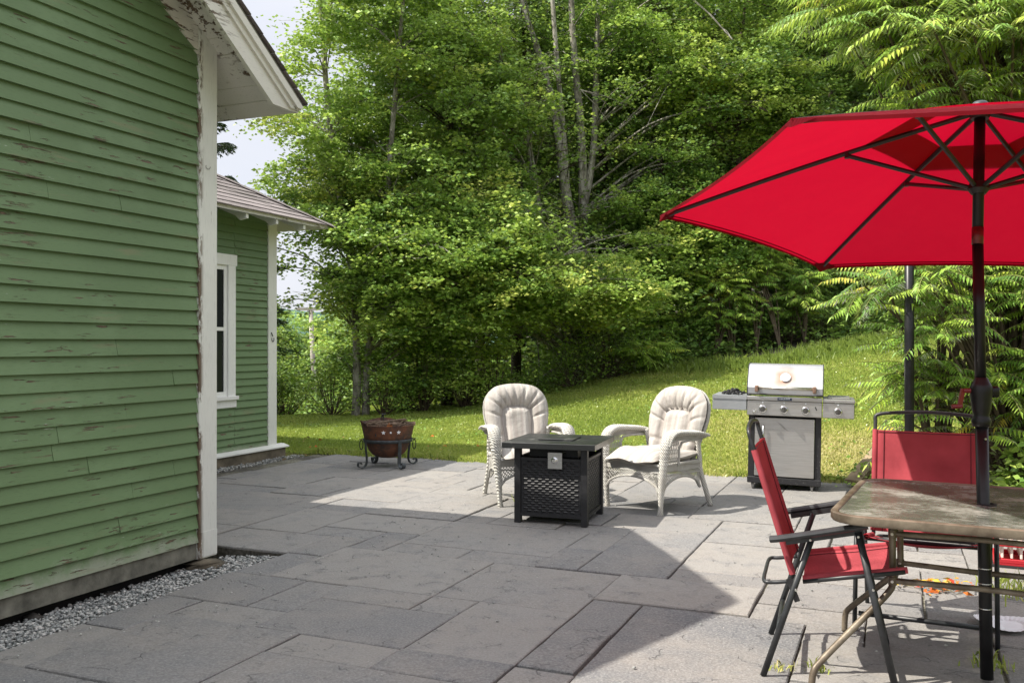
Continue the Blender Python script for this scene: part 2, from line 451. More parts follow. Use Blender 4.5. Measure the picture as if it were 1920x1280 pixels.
# glass table top
m, nt, b = M('rippled_glass'); MAT['glass_top'] = m
out = [q for q in nt.nodes if q.type == 'OUTPUT_MATERIAL'][0]
_, v = xyz(nt)
n1 = noise(nt, 16, 5, .6, mapscale=(1, 2.6, 1)); nd = noise(nt, 4.5, 9, .72, rot=(0, 0, .8), mapscale=(1, 1.3, 1)); nd2 = noise(nt, 45, 5, .7)
dirt = rng(nt, mathn(nt, 'ADD', nd, mathn(nt, 'MULTIPLY', nd2, .30)), .60, .90)
c = mixc(nt, dirt, (.15, .16, .135), (.40, .40, .36)); setc(nt, b, c)
nt.links.new(rng(nt, dirt, 0, 1, .10, .6), b.inputs['Roughness']); b.inputs['Specular IOR Level'].default_value = .75
bump(nt, b, n1, .006, .6)
tr = nt.nodes.new('ShaderNodeBsdfTransparent'); tr.inputs[0].default_value = (.55, .56, .48, 1)
mxs = nt.nodes.new('ShaderNodeMixShader'); nt.links.new(rng(nt, dirt, 0, 1, .62, .97), mxs.inputs[0])
nt.links.new(tr.outputs[0], mxs.inputs[1]); nt.links.new(b.outputs[0], mxs.inputs[2]); nt.links.new(mxs.outputs[0], out.inputs[0])
m, nt, b = M('window_glass'); MAT['pane'] = m
setc(nt, b, (.015, .018, .02)); b.inputs['Roughness'].default_value = .08; b.inputs['Specular IOR Level'].default_value = .12
bump(nt, b, noise(nt, 2.5, 2), .01, .3)
MAT['curtain'] = simple('curtain', (.35, .35, .36), .9)

m, nt, b = M('bluestone'); MAT['stone'] = m
b.inputs['Roughness'].default_value = .8; b.inputs['Specular IOR Level'].default_value = .3
ta = attr(nt, 'tint')
_, vv = xyz(nt)
vadd = nt.nodes.new('ShaderNodeVectorMath'); vadd.operation = 'ADD'; nt.links.new(vv, vadd.inputs[0])
cmb = nt.nodes.new('ShaderNodeCombineXYZ'); nt.links.new(mathn(nt, 'MULTIPLY', ta, 37.), cmb.inputs[0]); nt.links.new(mathn(nt, 'MULTIPLY', ta, 91.), cmb.inputs[1]); nt.links.new(cmb.outputs[0], vadd.inputs[1])
nl = noise(nt, 1.6, 6, .6, vec=vadd.outputs[0]); nm = noise(nt, 7, 8, .65, vec=vadd.outputs[0]); nf = noise(nt, 90, 4, .6); nsp = noise(nt, 170, 2, .5)
c = mixc(nt, ta, (.108, .112, .122), (.236, .224, .210))
c = mixc(nt, rng(nt, nl, .38, .66, 0, .75), c, (.225, .205, .186))
c = mixc(nt, rng(nt, nm, .50, .66, 0, .55), c, (.125, .126, .134))
c = mixc(nt, rng(nt, nf, .40, .7, 0, .55), c, (.33, .32, .31))
c = mixc(nt, rng(nt, nsp, .68, .72, 0, .7), c, (.50, .49, .47))
setc(nt, b, c)
vo = nt.nodes.new('ShaderNodeTexNoise'); vo.inputs['Scale'].default_value = 2.3; vo.inputs['Detail'].default_value = 9; vo.inputs['Roughness'].default_value = .45; vo.inputs['Distortion'].default_value = .8
nt.links.new(vadd.outputs[0], vo.inputs['Vector'])
terr = mathn(nt, 'SNAP', vo.outputs[0], .07)
vr = nt.nodes.new('ShaderNodeTexVoronoi'); vr.feature = 'DISTANCE_TO_EDGE'; vr.inputs['Scale'].default_value = 2.2
dv = nt.nodes.new('ShaderNodeTexNoise'); dv.inputs['Scale'].default_value = 3.5; dv.inputs['Detail'].default_value = 6; nt.links.new(vadd.outputs[0], dv.inputs['Vector'])
dvs = nt.nodes.new('ShaderNodeVectorMath'); dvs.operation = 'MULTIPLY_ADD'; nt.links.new(dv.outputs['Color'], dvs.inputs[0]); dvs.inputs[1].default_value = (.8, .8, .8); nt.links.new(vadd.outputs[0], dvs.inputs[2])
nt.links.new(dvs.outputs[0], vr.inputs['Vector'])
crack = mathn(nt, 'MULTIPLY', rng(nt, vr.outputs['Distance'], .0, .012, 1, 0), rng(nt, nm, .48, .58))
c = mixc(nt, mathn(nt, 'MULTIPLY', crack, .65), c, (.07, .07, .072)); setc(nt, b, c)
h = mathn(nt, 'ADD', mathn(nt, 'SUBTRACT', mathn(nt, 'MULTIPLY', terr, 1.0), mathn(nt, 'MULTIPLY', crack, .12)), mathn(nt, 'ADD', mathn(nt, 'MULTIPLY', nm, .35), mathn(nt, 'MULTIPLY', nf, .10)))
bump(nt, b, h, .030, 1.0)
m, nt, b = M('joint_soil'); MAT['soil'] = m
b.inputs['Roughness'].default_value = .95
n = noise(nt, 40, 4); setc(nt, b, mixc(nt, rng(nt, noise(nt, 1.3, 4), .45, .6), mixc(nt, rng(nt, n, .35, .65), (.03, .027, .022), (.10, .09, .075)), mixc(nt, rng(nt, n, .4, .6), (.10, .10, .06), (.26, .24, .20))))
m, nt, b = M('gravel'); MAT['gravel'] = m
b.inputs['Roughness'].default_value = .85
ta = attr(nt, 'tint'); r = nt.nodes.new('ShaderNodeValToRGB'); e = r.color_ramp.elements
e[0].color = (.12, .13, .13, 1); e[1].color = (.62, .60, .56, 1); q = e.new(.5); q.color = (.33, .34, .33, 1); nt.links.new(ta, r.inputs[0]); setc(nt, b, r.outputs[0])

m, nt, b = M('lawn_ground'); MAT['ground'] = m
b.inputs['Roughness'].default_value = 1.0; b.inputs['Specular IOR Level'].default_value = .1
g1 = noise(nt, .5, 5); g2 = noise(nt, 8, 5); g3 = noise(nt, 60, 3)
c = mixc(nt, rng(nt, g1, .35, .65), (.10, .13, .03), (.16, .16, .05)); c = mixc(nt, rng(nt, g2, .4, .7, 0, .6), c, (.12, .10, .045)); c = mixc(nt, rng(nt, g3, .4, .6, 0, .5), c, (.035, .06, .012)); setc(nt, b, c)
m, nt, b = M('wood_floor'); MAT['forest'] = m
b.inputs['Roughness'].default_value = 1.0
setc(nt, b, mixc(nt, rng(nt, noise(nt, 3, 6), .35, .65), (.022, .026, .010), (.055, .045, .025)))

m, nt, b = M('bark_grey'); MAT['bark'] = m
b.inputs['Roughness'].default_value = .9
n = noise(nt, 5, 8, .65, mapscale=(2.2, 2.2, .8)); n2 = noise(nt, 26, 5, mapscale=(1, 1, .35))
c = mixc(nt, rng(nt, n, .40, .60), (.15, .135, .11), (.40, .38, .33)); c = mixc(nt, rng(nt, n2, .55, .68, 0, .8), c, (.05, .043, .035)); setc(nt, b, c); bump(nt, b, n2, .02)
m, nt, b = M('bark_dark'); MAT['bark_dark'] = m
b.inputs['Roughness'].default_value = .95
n = noise(nt, 14, 6, .6, mapscale=(1, 1, .3)); setc(nt, b, mixc(nt, rng(nt, n, .35, .65), (.035, .028, .020), (.11, .085, .06))); bump(nt, b, n, .03)
m, nt, b = M('bark_pale'); MAT['bark_pale'] = m
b.inputs['Roughness'].default_value = .85
n = noise(nt, 6, 7, .6); setc(nt, b, mixc(nt, rng(nt, n, .48, .56), (.50, .48, .43), (.10, .085, .07)))
MAT['stem'] = simple('sumac_stem', (.10, .075, .05), .85, nscale=12, namt=.3)
MAT['rachis'] = simple('leaf_stalk', (.20, .22, .06), .7)
MAT['utility'] = simple('grey_pole_wood', (.36, .33, .29), .9, nscale=5, namt=.3)

GREEN = [(0, (.065, .145, .036)), (.3, (.165, .305, .058)), (.62, (.315, .490, .090)), (.9, (.47, .61, .125)), (1, (.56, .61, .13))]
YELL = [(0, (.11, .23, .05)), (.35, (.25, .43, .08)), (.7, (.42, .59, .11)), (1, (.55, .64, .14))]
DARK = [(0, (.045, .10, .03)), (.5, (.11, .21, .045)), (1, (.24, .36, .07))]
MAT['leaf'] = leafmat('maple_leaves', GREEN)
MAT['leaf_y'] = leafmat('young_leaves', YELL, .45)
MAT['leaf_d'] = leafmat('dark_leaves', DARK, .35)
MAT['leaf_s'] = leafmat('sumac_leaves', [(0, (.10, .22, .04)), (.3, (.21, .40, .06)), (.7, (.40, .58, .075)), (.93, (.56, .66, .09)), (1, (.64, .46, .07))], .42, .16)
MAT['needle'] = leafmat('spruce_needles', [(0, (.012, .035, .014)), (1, (.045, .085, .030))], .15)
MAT['grass'] = leafmat('grass_blades', [(0, (.15, .22, .05)), (.35, (.30, .385, .085)), (.6, (.43, .47, .12)), (.8, (.58, .53, .21)), (1, (.70, .60, .33))], .40, .03)
MAT['fallen'] = leafmat('fallen_red_leaves', [(0, (.45, .03, .02)), (.5, (.60, .16, .02)), (1, (.55, .42, .03))], .2)

# ------------------------------------------------------------------ ground
def make_ground():
    def axis(a, b, na, far, nf):
        mid = np.linspace(a, b, na); lo = a - np.geomspace(.5, far, nf)[::-1]; hi = b + np.geomspace(.5, far, nf)
        return np.concatenate([lo, mid, hi])
    xs = axis(-14, 16, 90, 1200, 26); ys = axis(-6, 40, 130, 1500, 26)
    X, Y = np.meshgrid(xs, ys)
    Z = gz(X, Y)
    lx, ly = w2loc(X, Y)
    inside = (lx > -9) & (lx < PX1 - .05) & (ly > -14) & (ly < PY1 - .12)
    Z = np.where(inside, -.16, Z - .005)
    Z = np.clip(Z, -8, 12)
    V = np.stack([X, Y, Z], -1).reshape(-1, 3)
    ny, nx = X.shape
    i = np.arange(nx - 1)[None, :] + np.arange(ny - 1)[:, None] * nx
    F = np.stack([i, i + 1, i + nx + 1, i + nx], -1).reshape(-1, 4)
    o = np_mesh('ground', V, F, MAT['ground'], smooth=True)
    me = o.data; me.materials.append(MAT['forest'])
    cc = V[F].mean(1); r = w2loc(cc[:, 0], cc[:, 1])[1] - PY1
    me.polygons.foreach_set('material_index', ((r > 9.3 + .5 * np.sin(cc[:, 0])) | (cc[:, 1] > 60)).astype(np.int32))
    tag(o, kind='structure')
make_ground()

# distant hill across the valley
def make_hill():
    xs = np.linspace(-900, 500, 90); ys = np.linspace(700, 1500, 30)
    X, Y = np.meshgrid(xs, ys)
    ridge = 55 + 22 * np.sin(X / 140) + 9 * np.sin(X / 43 + 1) + 4 * np.sin(X / 17)
    Z = -20 + (ridge + 20) * np.sin(np.clip((Y - 700) / 400, 0, 1) * pi / 2) + 2 * np.sin(X / 9 + Y / 12)
    V = np.stack([X, Y, Z], -1).reshape(-1, 3); ny, nx = X.shape
    i = np.arange(nx - 1)[None, :] + np.arange(ny - 1)[:, None] * nx
    F = np.stack([i, i + 1, i + nx + 1, i + nx], -1).reshape(-1, 4)
    m = simple('hill_woods_hazed', (.07, .12, .10), 1., nscale=.02, namt=.4, spec=0)  # bluish green carries the distance haze in the colour
    tag(np_mesh('hills', V, F, m, smooth=True), kind='structure')
make_hill()

# ------------------------------------------------------------------ patio
def make_patio():
    root = empty('patio_frame', (C0[0], C0[1], 0), -TH)
    U = .272
    x0g, y0g = .44, .20
    nx0, nx1 = -10, int((PX1 - x0g) / U); ny0, ny1 = -30, int(round((PY1 - y0g) / U))
    occ = set()
    def valid(i, j):
        if not (nx0 <= i < nx1 and ny0 <= j < ny1): return False
        if i < 0 and j < 0: return False
        return True
    stones = []
    R = random.Random(5)
    cells = [(i, j) for j in range(ny1 - 1, ny0 - 1, -1) for i in range(nx0, nx1)]
    sizes = [(4, 3), (3, 4), (3, 2), (2, 3), (4, 2), (2, 2), (3, 3), (2, 1), (1, 2), (2, 4), (1, 1), (3, 1), (1, 3)]
    wts = [3, 3, 5, 5, 3, 5, 3, 3, 3, 2, .5, 1, 1]
    def place(i, j, w, h):
        for a in range(w):
            for b in range(h): occ.add((i + a, j - b))
        stones.append((x0g + i * U, x0g + (i + w) * U, y0g + (j - h + 1) * U, y0g + (j + 1) * U))
    def fits(i, j, w, h): return all(valid(i + a, j - b) and (i + a, j - b) not in occ for a in range(w) for b in range(h))
    for (w, h), tries in (((4, 3), 18), ((3, 4), 24), ((3, 3), 45), ((4, 2), 50), ((3, 2), 260), ((2, 3), 300)):
        for _ in range(tries):
            i, j = R.randrange(nx0, nx1), R.randrange(ny0, ny1)
            if fits(i, j, w, h): place(i, j, w, h)
    for (i, j) in cells:
        if (i, j) in occ or not valid(i, j): continue
        for (w, h) in ((2, 2), (2, 3), (3, 2), (1, 2), (2, 1), (1, 3), (3, 1), (1, 1)) if R.random() < .6 else ((3, 2), (2, 3), (2, 2), (2, 1), (1, 2), (1, 1)):
            if fits(i, j, w, h): place(i, j, w, h); break
    V, F, T = [], [], []
    for (xa, xb, ya, yb) in stones:
        g = R.choice([.0015, .002, .002, .003, .004, .008])
        xa += g; xb -= g; ya += g; yb -= g
        zt = max(-.004, min(.006, R.gauss(0, .004))); tx = max(-.003, min(.003, R.gauss(0, .0018))); ty = max(-.003, min(.003, R.gauss(0, .0018)))
        n = len(V); ring = []
        def edge(p, q, m):
            for k in range(m):
                t = k / m; off = R.gauss(0, .0022)
                px = p[0] + (q[0] - p[0]) * t; py = p[1] + (q[1] - p[1]) * t
                dx, dy = q[1] - p[1], -(q[0] - p[0]); L = sqrt(dx * dx + dy * dy)
                ring.append((px - dx / L * abs(off), py - dy / L * abs(off)))
        ms = max(3, int((xb - xa) / .09)); mh = max(3, int((yb - ya) / .09))
        edge((xa, ya), (xb, ya), ms); edge((xb, ya), (xb, yb), mh); edge((xb, yb), (xa, yb), ms); edge((xa, yb), (xa, ya), mh)
        k = len(ring); cx, cy = (xa + xb) / 2, (ya + yb) / 2
        def z(x, y): return zt + tx * (x - cx) + ty * (y - cy)
        bv = .005
        for (x, y) in ring: V.append((x, y, -.06))
        for (x, y) in ring: V.append((x, y, z(x, y) - bv))
        for (x, y) in ring:
            V.append((x + bv * (1 if x < cx else -1), y + bv * (1 if y < cy else -1), z(x, y)))
        t = R.random()
        for a in range(k):
            b2 = (a + 1) % k
            F.append((n + a, n + b2, n + k + b2, n + k + a)); T.append(t)
            F.append((n + k + a, n + k + b2, n + 2 * k + b2, n + 2 * k + a)); T.append(t)
        F.append(tuple(n + 2 * k + a for a in range(k))); T.append(t)
    me = bpy.data.meshes.new('patio'); me.from_pydata(V, [], F); me.materials.append(MAT['stone'])
    at = me.attributes.new('tint', 'FLOAT', 'FACE'); at.data.foreach_set('value', T)
    o = bpy.data.objects.new('patio', me); COL.objects.link(o)
    o.location = (C0[0], C0[1], 0); o.rotation_euler = (0, 0, -TH); tag(o, kind='structure')
    bpy.data.objects.remove(root)
    mb = MB(); mb.box(x0g - 3.0, PX1 - .05, y0g + .0, PY1 + .02, -.12, -.018); mb.box(x0g, PX1 - .05, -9, y0g, -.12, -.018)
    o = mb.build('patio_bedding', MAT['soil']); o.location = (C0[0], C0[1], 0); o.rotation_euler = (0, 0, -TH); tag(o, kind='structure')
make_patio()

# ------------------------------------------------------------------ house
RS = .70                                # slope of the near roof
def clapboards(mb, y0, y1, zb, zt, expo, x=0., clip=None, jit=0.002, R=random.Random(2)):
    """lapped boards facing +x; clip(y)-> max z"""
    nb = int(math.ceil((zt - zb) / expo))
    segs = 28
    for k in range(nb):
        za = zb + k * expo; zc = za + expo * 1.04
        ys = [y0 + (y1 - y0) * i / segs for i in range(segs + 1)]
        cuts = sorted([y0, y1] + [R.uniform(y0 + .2, y1 - .2) for _ in range(R.choice([0, 1, 1, 2]))]) if (y1 - y0) > 2 else [y0, y1]
        for ca, cb in zip(cuts[:-1], cuts[1:]):
            pts = [ca + .001] + [y for y in ys if ca + .02 < y < cb - .02] + [cb - .001]
            w = R.gauss(0, jit); ph = R.uniform(0, 6)
            vs = []
            for y in pts:
                lim = clip(y) if clip else 99
                a = min(za + .0015 * sin(y * 2 + ph) + w * .4, lim); c = min(zc, lim)
                fr = (c - a) / (zc - za)
                xb_ = x + .025 + .0015 * sin(y * 3.1 + ph) + w; xt = x + .023 - .019 * fr
                vs += [(x - .004, y, a), (xb_, y, a), (xt, y, c), (x - .004, y, c)]
            n = len(pts); fs = []
            for i in range(n - 1):
                p = i * 4; q = p + 4
                if vs[p + 2][2] - vs[p][2] < 1e-4 and vs[q + 2][2] - vs[q][2] < 1e-4: continue
                fs += [(p, p + 1, q + 1, q), (p + 1, p + 2, q + 2, q + 1), (p + 2, p + 3, q + 3, q + 2)]
            fs += [(0, 1, 2, 3), ((n - 1) * 4 + 3, (n - 1) * 4 + 2, (n - 1) * 4 + 1, (n - 1) * 4)]
            if fs: mb.add(vs, fs)

def shingle_slope(name, corners, parent, tabw=.30, course=.14, R=random.Random(9)):
    """corners: eave A->B (bottom edge), top D<-C : A,B,C,D (3D). rows of tabs, each a thin wedge."""
    A, B, Cc, Dd = [np.array(c, float) for c in corners]
    up = (Dd - A + Cc - B) / 2; nrows = max(2, int(np.linalg.norm(up) / course))
    nrm = np.cross(B - A, Dd - A if np.linalg.norm(Dd - A) > .01 else Cc - A); nrm /= np.linalg.norm(nrm)
    if nrm[2] < 0: nrm = -nrm
    V, F, T = [], [], []
    for r in range(nrows):
        ta, tb = r / nrows, (r + 1) / nrows
        La, Ra = A + (Dd - A) * ta, B + (Cc - B) * ta
        Lb, Rb = A + (Dd - A) * tb, B + (Cc - B) * tb
        ln = np.linalg.norm(Ra - La)
        if ln < .02: continue
        off = (r % 2) * .5; nt_ = int(ln / tabw) + 2
        for k in range(-1, nt_):
            s0 = np.clip((k + off) * tabw / ln, 0, 1); s1 = np.clip((k + 1 + off) * tabw / ln, 0, 1)
            if s1 - s0 < 1e-4: continue
            g = .002 / ln; n = len(V); lift = .012 + R.uniform(0, .006)
            p = [La + (Ra - La) * (s0 + g), La + (Ra - La) * (s1 - g), Lb + (Rb - Lb) * (s1 - g), Lb + (Rb - Lb) * (s0 + g)]
            V += [tuple(p[0] + nrm * lift), tuple(p[1] + nrm * lift), tuple(p[2] + nrm * .006), tuple(p[3] + nrm * .006), tuple(p[0]), tuple(p[1])]
            F += [(n, n + 1, n + 2, n + 3), (n + 4, n + 5, n + 1, n)]; t = R.random(); T += [t, t]
    me = bpy.data.meshes.new(name); me.from_pydata(V, [], F); me.materials.append(MAT['shingle'])
    at = me.attributes.new('tint', 'FLOAT', 'FACE'); at.data.foreach_set('value', T)
    o = bpy.data.objects.new(name, me); COL.objects.link(o); o.parent = parent
    return o

def make_house():
    H = empty('clapboard_house', (C0[0], C0[1], 0), -TH, 'weathered green clapboard house with peeling white trim along the left of the stone patio', 'house')
    EY, EZ, RY = .45, 3.02, -1.91          # near wing: eave edge, height of it, ridge
    OV = .35
    RZ = EZ + (EY - RY) * RS
    def rz(y):                             # roof top surface height
        return EZ + (EY - y) * RS if y > RY else EZ + (y - (2 * RY - EY)) * RS
    YB = 2 * RY                            # far end of the gable wall (towards the camera)
    # body
    mb = MB(); mb.prism([(YB, .0), (0, .0), (0, rz(0) - .10), (RY, RZ - .10), (YB, rz(0) - .10)], -6, -.004, 'x')
    w = mb.build('wall', MAT['green'], H); w['label'] = 'green clapboard gable wall nearest the camera'
    mb = MB(); clapboards(mb, YB + .165, -.165, .10, 4.4, .092, 0., clip=lambda y: rz(y) - .225)
    o = mb.build('siding', MAT['green'], w, fix=True)
    # skirt board, dark recess
    mb = MB(); mb.box(-.02, .010, YB, -.005, -.005, .098); mb.build('skirt_board', MAT['oldwood'], H)
    # foundation set back; its near-black colour paints the shade of the gap
    mb = MB(); mb.box(-.16, -.10, YB, -.02, -.3, -.002); mb.build('foundation', MAT['dark'], H)
    # corner boards
    mb = MB(); mb.box(-.02, .030, -.165, 0, -.01, rz(-.16) - .08, .003); mb.box(-.165, -.021, -.02, .012, -.01, rz(0) - .14, .003)
    mb.build('corner_board', MAT['white'], H)
    mb = MB(); mb.box(-.02, .030, YB, YB + .165, -.01, rz(YB + .1) - .2, .003); mb.build('corner_board', MAT['white'], H)
    # frieze boards along the rake
    mb = MB()
    for s in (1, -1):
        ya, yb = (0.0, RY) if s == 1 else (YB, RY)
        fw = .17
        P = lambda y, dz, x: (x, y, rz(y) - .074 - dz)
        mb.hexa([P(ya, fw, 0), P(ya, fw, .022), P(yb, fw, .022), P(yb, fw, 0), P(ya, 0, 0), P(ya, 0, .022), P(yb, 0, .022), P(yb, 0, 0)])
    mb.build('frieze_board', MAT['white_rake'], H)
    # roof deck (soffit) : underside boards
    mb = MB(); NS = 5
    for s in (1, -1):
        ye = EY if s == 1 else 2 * RY - EY
        nb_ = 22
        for k in range(nb_):
            ya = RY + (ye - RY) * k / nb_; yb = RY + (ye - RY) * (k + 1) / nb_
            g = .0015 * (1 if s == 1 else -1)
            a, b = ya + g, yb - g
            dz = .072 + (.004 if k % 3 == 0 else 0)
            mb.hexa([(-6.2, a, rz(a) - dz), (OV - .03, a, rz(a) - dz), (OV - .03, b, rz(b) - dz), (-6.2, b, rz(b) - dz),
                     (-6.2, a, rz(a) - .050), (OV - .03, a, rz(a) - .050), (OV - .03, b, rz(b) - .050), (-6.2, b, rz(b) - .050)])
    mb.build('soffit', MAT['white_rake'], H)
    mb = MB()
    for s in (1, -1):
        ye = EY if s == 1 else 2 * RY - EY
        mb.hexa([(-6.25, RY, RZ - .045), (OV + .02, RY, RZ - .045), (OV + .02, ye, EZ - .045), (-6.25, ye, EZ - .045), (-6.25, RY, RZ - .012), (OV + .02, RY, RZ - .012), (OV + .02, ye, EZ - .012), (-6.25, ye, EZ - .012)])
    R0 = mb.build('roof', MAT['oldwood'], H)
    shingle_slope('shingles', [(OV + .045, EY + .03, EZ - .025), (-6.3, EY + .03, EZ - .025), (-6.3, RY, RZ), (OV + .045, RY, RZ)], R0)
    shingle_slope('shingles', [(-6.3, 2 * RY - EY - .03, EZ - .025), (OV + .045, 2 * RY - EY - .03, EZ - .025), (OV + .045, RY, RZ), (-6.3, RY, RZ)], R0)
    # rake fascia with crown moulding
    mb = MB()
    for s in (1, -1):
        ye = EY - .03 if s == 1 else 2 * RY - EY + .03
        for (x0, x1, d0, d1, zc) in ((OV - .028, OV, .285, .050, .085), (OV + .0005, OV + .016, .150, .046, .070), (OV + .0165, OV + .034, .105, .046, .060)):
            yc = EY - .0 - (d0 - zc) / RS; poly = [(RY, RZ - d0), (yc, EZ - zc), (EY - .02, EZ - zc), (EY, EZ - d1), (RY, RZ - d1)]
            if s == -1: poly = [(2 * RY - p, q) for p, q in poly]
            mb.prism(poly, x0, x1, 'x')
        # inner cove strip against the soffit
        P = lambda y, dz, x: (x, y, rz(y) - dz)
        mb.hexa([P(RY, .125, OV - .075), P(RY, .125, OV - .029), P(ye - s * .10, .125, OV - .029), P(ye - s * .10, .125, OV - .075), P(RY, .078, OV - .075), P(RY, .078, OV - .029), P(ye - s * .10, .078, OV - .029), P(ye - s * .10, .078, OV - .075)])
    mb.build('rake_board', MAT['white_rake'], H)
    # small frieze under the eave on the back wall and a curl of metal at the eave corner
    mb = MB(); mb.box(-6, -.166, .0, .02, rz(0) - .36, rz(0) - .12); mb.build('eave_frieze', MAT['white'], H)
    mb = MB(); mb.tube([(OV + .02, EY - .05 + .028 * cos(a), EZ - .052 + .02 * sin(a)) for a in np.linspace(0, 4.2, 12)], .0022, 5); mb.build('cornice_hook', MAT['oldwood'], H)
    mb = MB()
    mb.tube([(.034, -.09 + .02 * cos(a), 2.50 + .014 * sin(a)) for a in np.linspace(2.6, 6.6, 12)], .0016, 5); mb.build('wire_hook', MAT['oldwood'], H)
    # grey patch joint on corner board bottom
    mb = MB(); mb.box(.031, .034, -.163, -.002, .0, .16); mb.build('corner_patch', MAT['white'], H)

    # ------------- far wing
    WX, WY = -2.82, 4.32
    WE, WEZ, WS = .45, 2.83, .56
    W2 = 2.35                              # half width of the wing
    RZ2 = WEZ + (W2 + WE) * WS; RX = WX - W2
    mb = MB(); mb.box(WX - 2 * W2, WX - .004, .03, WY, .0, WEZ + .14)
    w = mb.build('wall', MAT['green'], H); w['label'] = 'green clapboard wall of the farther wing with one window'
    wy1, wy0 = WY - .75, WY - 1.95          # outer edges of the window trim
    wz0, wz1 = .72, 2.37
    mb = MB()
    clapboards(mb, .03, wy0, .135, WEZ + .1, .083, WX)
    clapboards(mb, wy1, WY - .16, .135, WEZ + .1, .083, WX)
    clapboards(mb, wy0, wy1, wz1, WEZ + .1, .083, WX)
    clapboards(mb, wy0, wy1, .135, wz0 - .03, .083, WX)
    o = mb.build('siding', MAT['green'], w)
    mb = MB(); mb.box(WX - .02, WX + .03, WY - .16, WY, .13, WEZ + .0, .003); mb.box(WX - .16, WX - .021, WY - .02, WY + .02, .13, WEZ, .003); mb.build('corner_board', MAT['white'], H)
    mb = MB(); mb.box(WX - .3, WX + .09, .1, WY + .10, -.10, .109, .01); mb.box(WX - 4.7, WX - .3, WY - .1, WY + .12, -.10, .095, .01); mb.build('foundation', MAT['foundation'], H)
    mb = MB(); mb.prism([(WX - .02, .15), (WX + .03, .15), (WX + .11, .125), (WX + .11, .110), (WX - .02, .110)], .1, WY + .14, 'y'); mb.build('water_table', MAT['white'], H)
    # window
    F_ = empty('window', (0, 0, 0)); F_.parent = H
    bpy.data.objects.remove(F_)
    mb = MB(); tw = .125
    mb.box(WX, WX + .035, wy0, wy0 + tw, wz0 + .05, wz1, .003); mb.box(WX, WX + .035, wy1 - tw, wy1, wz0 + .05, wz1 - .12, .003); mb.box(WX, WX + .038, wy0 - .02, wy1 + .02, wz1 - .125, wz1 + .0, .003)
    wn = mb.build('window', MAT['white_clean'], H)
    mb = MB(); mb.box(WX - .02, WX + .060, wy0 - .03, wy1 + .03, wz0 + .012, wz0 + .055, .004); mb.box(WX, WX + .030, wy0 - .01, wy1 + .02, wz0 - .075, wz0 + .011, .003); mb.build('sill', MAT['white_clean'], wn)
    gy0, gy1, gz0, gz1 = wy0 + tw, wy1 - tw, wz0 + .056, wz1 - .127
    mb = MB(); zm = (gz0 + gz1) / 2 + .02
    for (a, b, c, d) in ((gy0 + .001, gy0 + .05, gz0, gz1), (gy1 - .05, gy1 - .001, gz0, gz1), (gy0 + .05, gy1 - .05, gz0, gz0 + .05), (gy0 + .05, gy1 - .05, gz1 - .05, gz1), (gy0 + .05, gy1 - .05, zm - .02, zm + .02)):
        mb.box(WX - .004, WX + .016, a, b, c, d)
    mb.build('sash', MAT['white_clean'], wn)
    mb = MB(); mb.box(WX - .0035, WX + .004, gy0 + .048, gy1 - .048, gz0 + .048, gz1 - .048); mb.build('pane', MAT['pane'], wn)
    # hip roof
    ex, ey = WX + WE, WY + WE
    exl = WX - 2 * W2 - WE
    hip = (RX, ey - (W2 + WE), RZ2)
    mb = MB(); th = .045
    A = (ex, -2.5, WEZ); B = (ex, ey, WEZ); Cp = hip; Dp = (RX, -2.5, RZ2)
    E_ = (exl, ey, WEZ); F2 = (exl, -2.5, WEZ)
    dn = lambda p, t: (p[0], p[1], p[2] - t)
    vs = [A, B, Cp, Dp, E_, F2] + [dn(p, th) for p in (A, B, Cp, Dp, E_, F2)]
    mb.add(vs, [(0, 1, 2, 3), (1, 4, 2), (4, 5, 3, 2), (6, 9, 8, 7), (7, 8, 10), (10, 8, 9, 11), (0, 6, 7, 1), (1, 7, 10, 4), (4, 10, 11, 5)])
    R2 = mb.build('roof', MAT['white_rake'], H); R2['label'] = 'shingled hip roof of the farther wing'
    zl = .014
    up_ = lambda p: (p[0], p[1], p[2] + .003)
    shingle_slope('shingles', [(ex + .03, 0, WEZ - .012), (ex + .03, ey + .03, WEZ - .012), up_(Cp), (RX, 0, RZ2 + .003)], R2, .33, .145)
    shingle_slope('shingles', [(ex + .03, ey + .03, WEZ - .012), (exl, ey + .03, WEZ - .012), up_(Cp), up_(Cp)], R2, .33, .145)
    mb = MB()
    a = np.array((ex + .03, ey + .03, WEZ + .014)); c_ = np.array(Cp) + (0, 0, .03); nseg = 14
    for k in range(nseg):
        p = a + (c_ - a) * k / nseg; q = a + (c_ - a) * (k + 1.15) / nseg
        for s in (1, -1):
            pr = np.array((.11, 0, -.066)) if s == 1 else np.array((0, .11, -.066))
            mb.add([p + (0, 0, .010), q + (0, 0, .002), q + pr + (0, 0, .002), p + pr + (0, 0, .010)], [(0, 1, 2, 3)])
    mb.build('hip_cap', MAT['shingle'], R2, fix=False)
    # rafter tails with shaped ends under the eaves
    for k in range(9):
        y = WY + .02 - .02 - k * .52
        mb = MB()
        pr = [(WX + .02, WEZ + .43 * WS - .045), (ex - .02, WEZ - .036), (ex - .02, WEZ - .085), (ex - .11, WEZ - .10), (ex - .17, WEZ - .05), (WX + .02, WEZ + .22 * WS - .07)]
        mb.prism([(p[0], p[1] - .012) for p in pr], y - .02, y + .02, 'y')
        mb.build('rafter_tail', MAT['white_clean'], H)
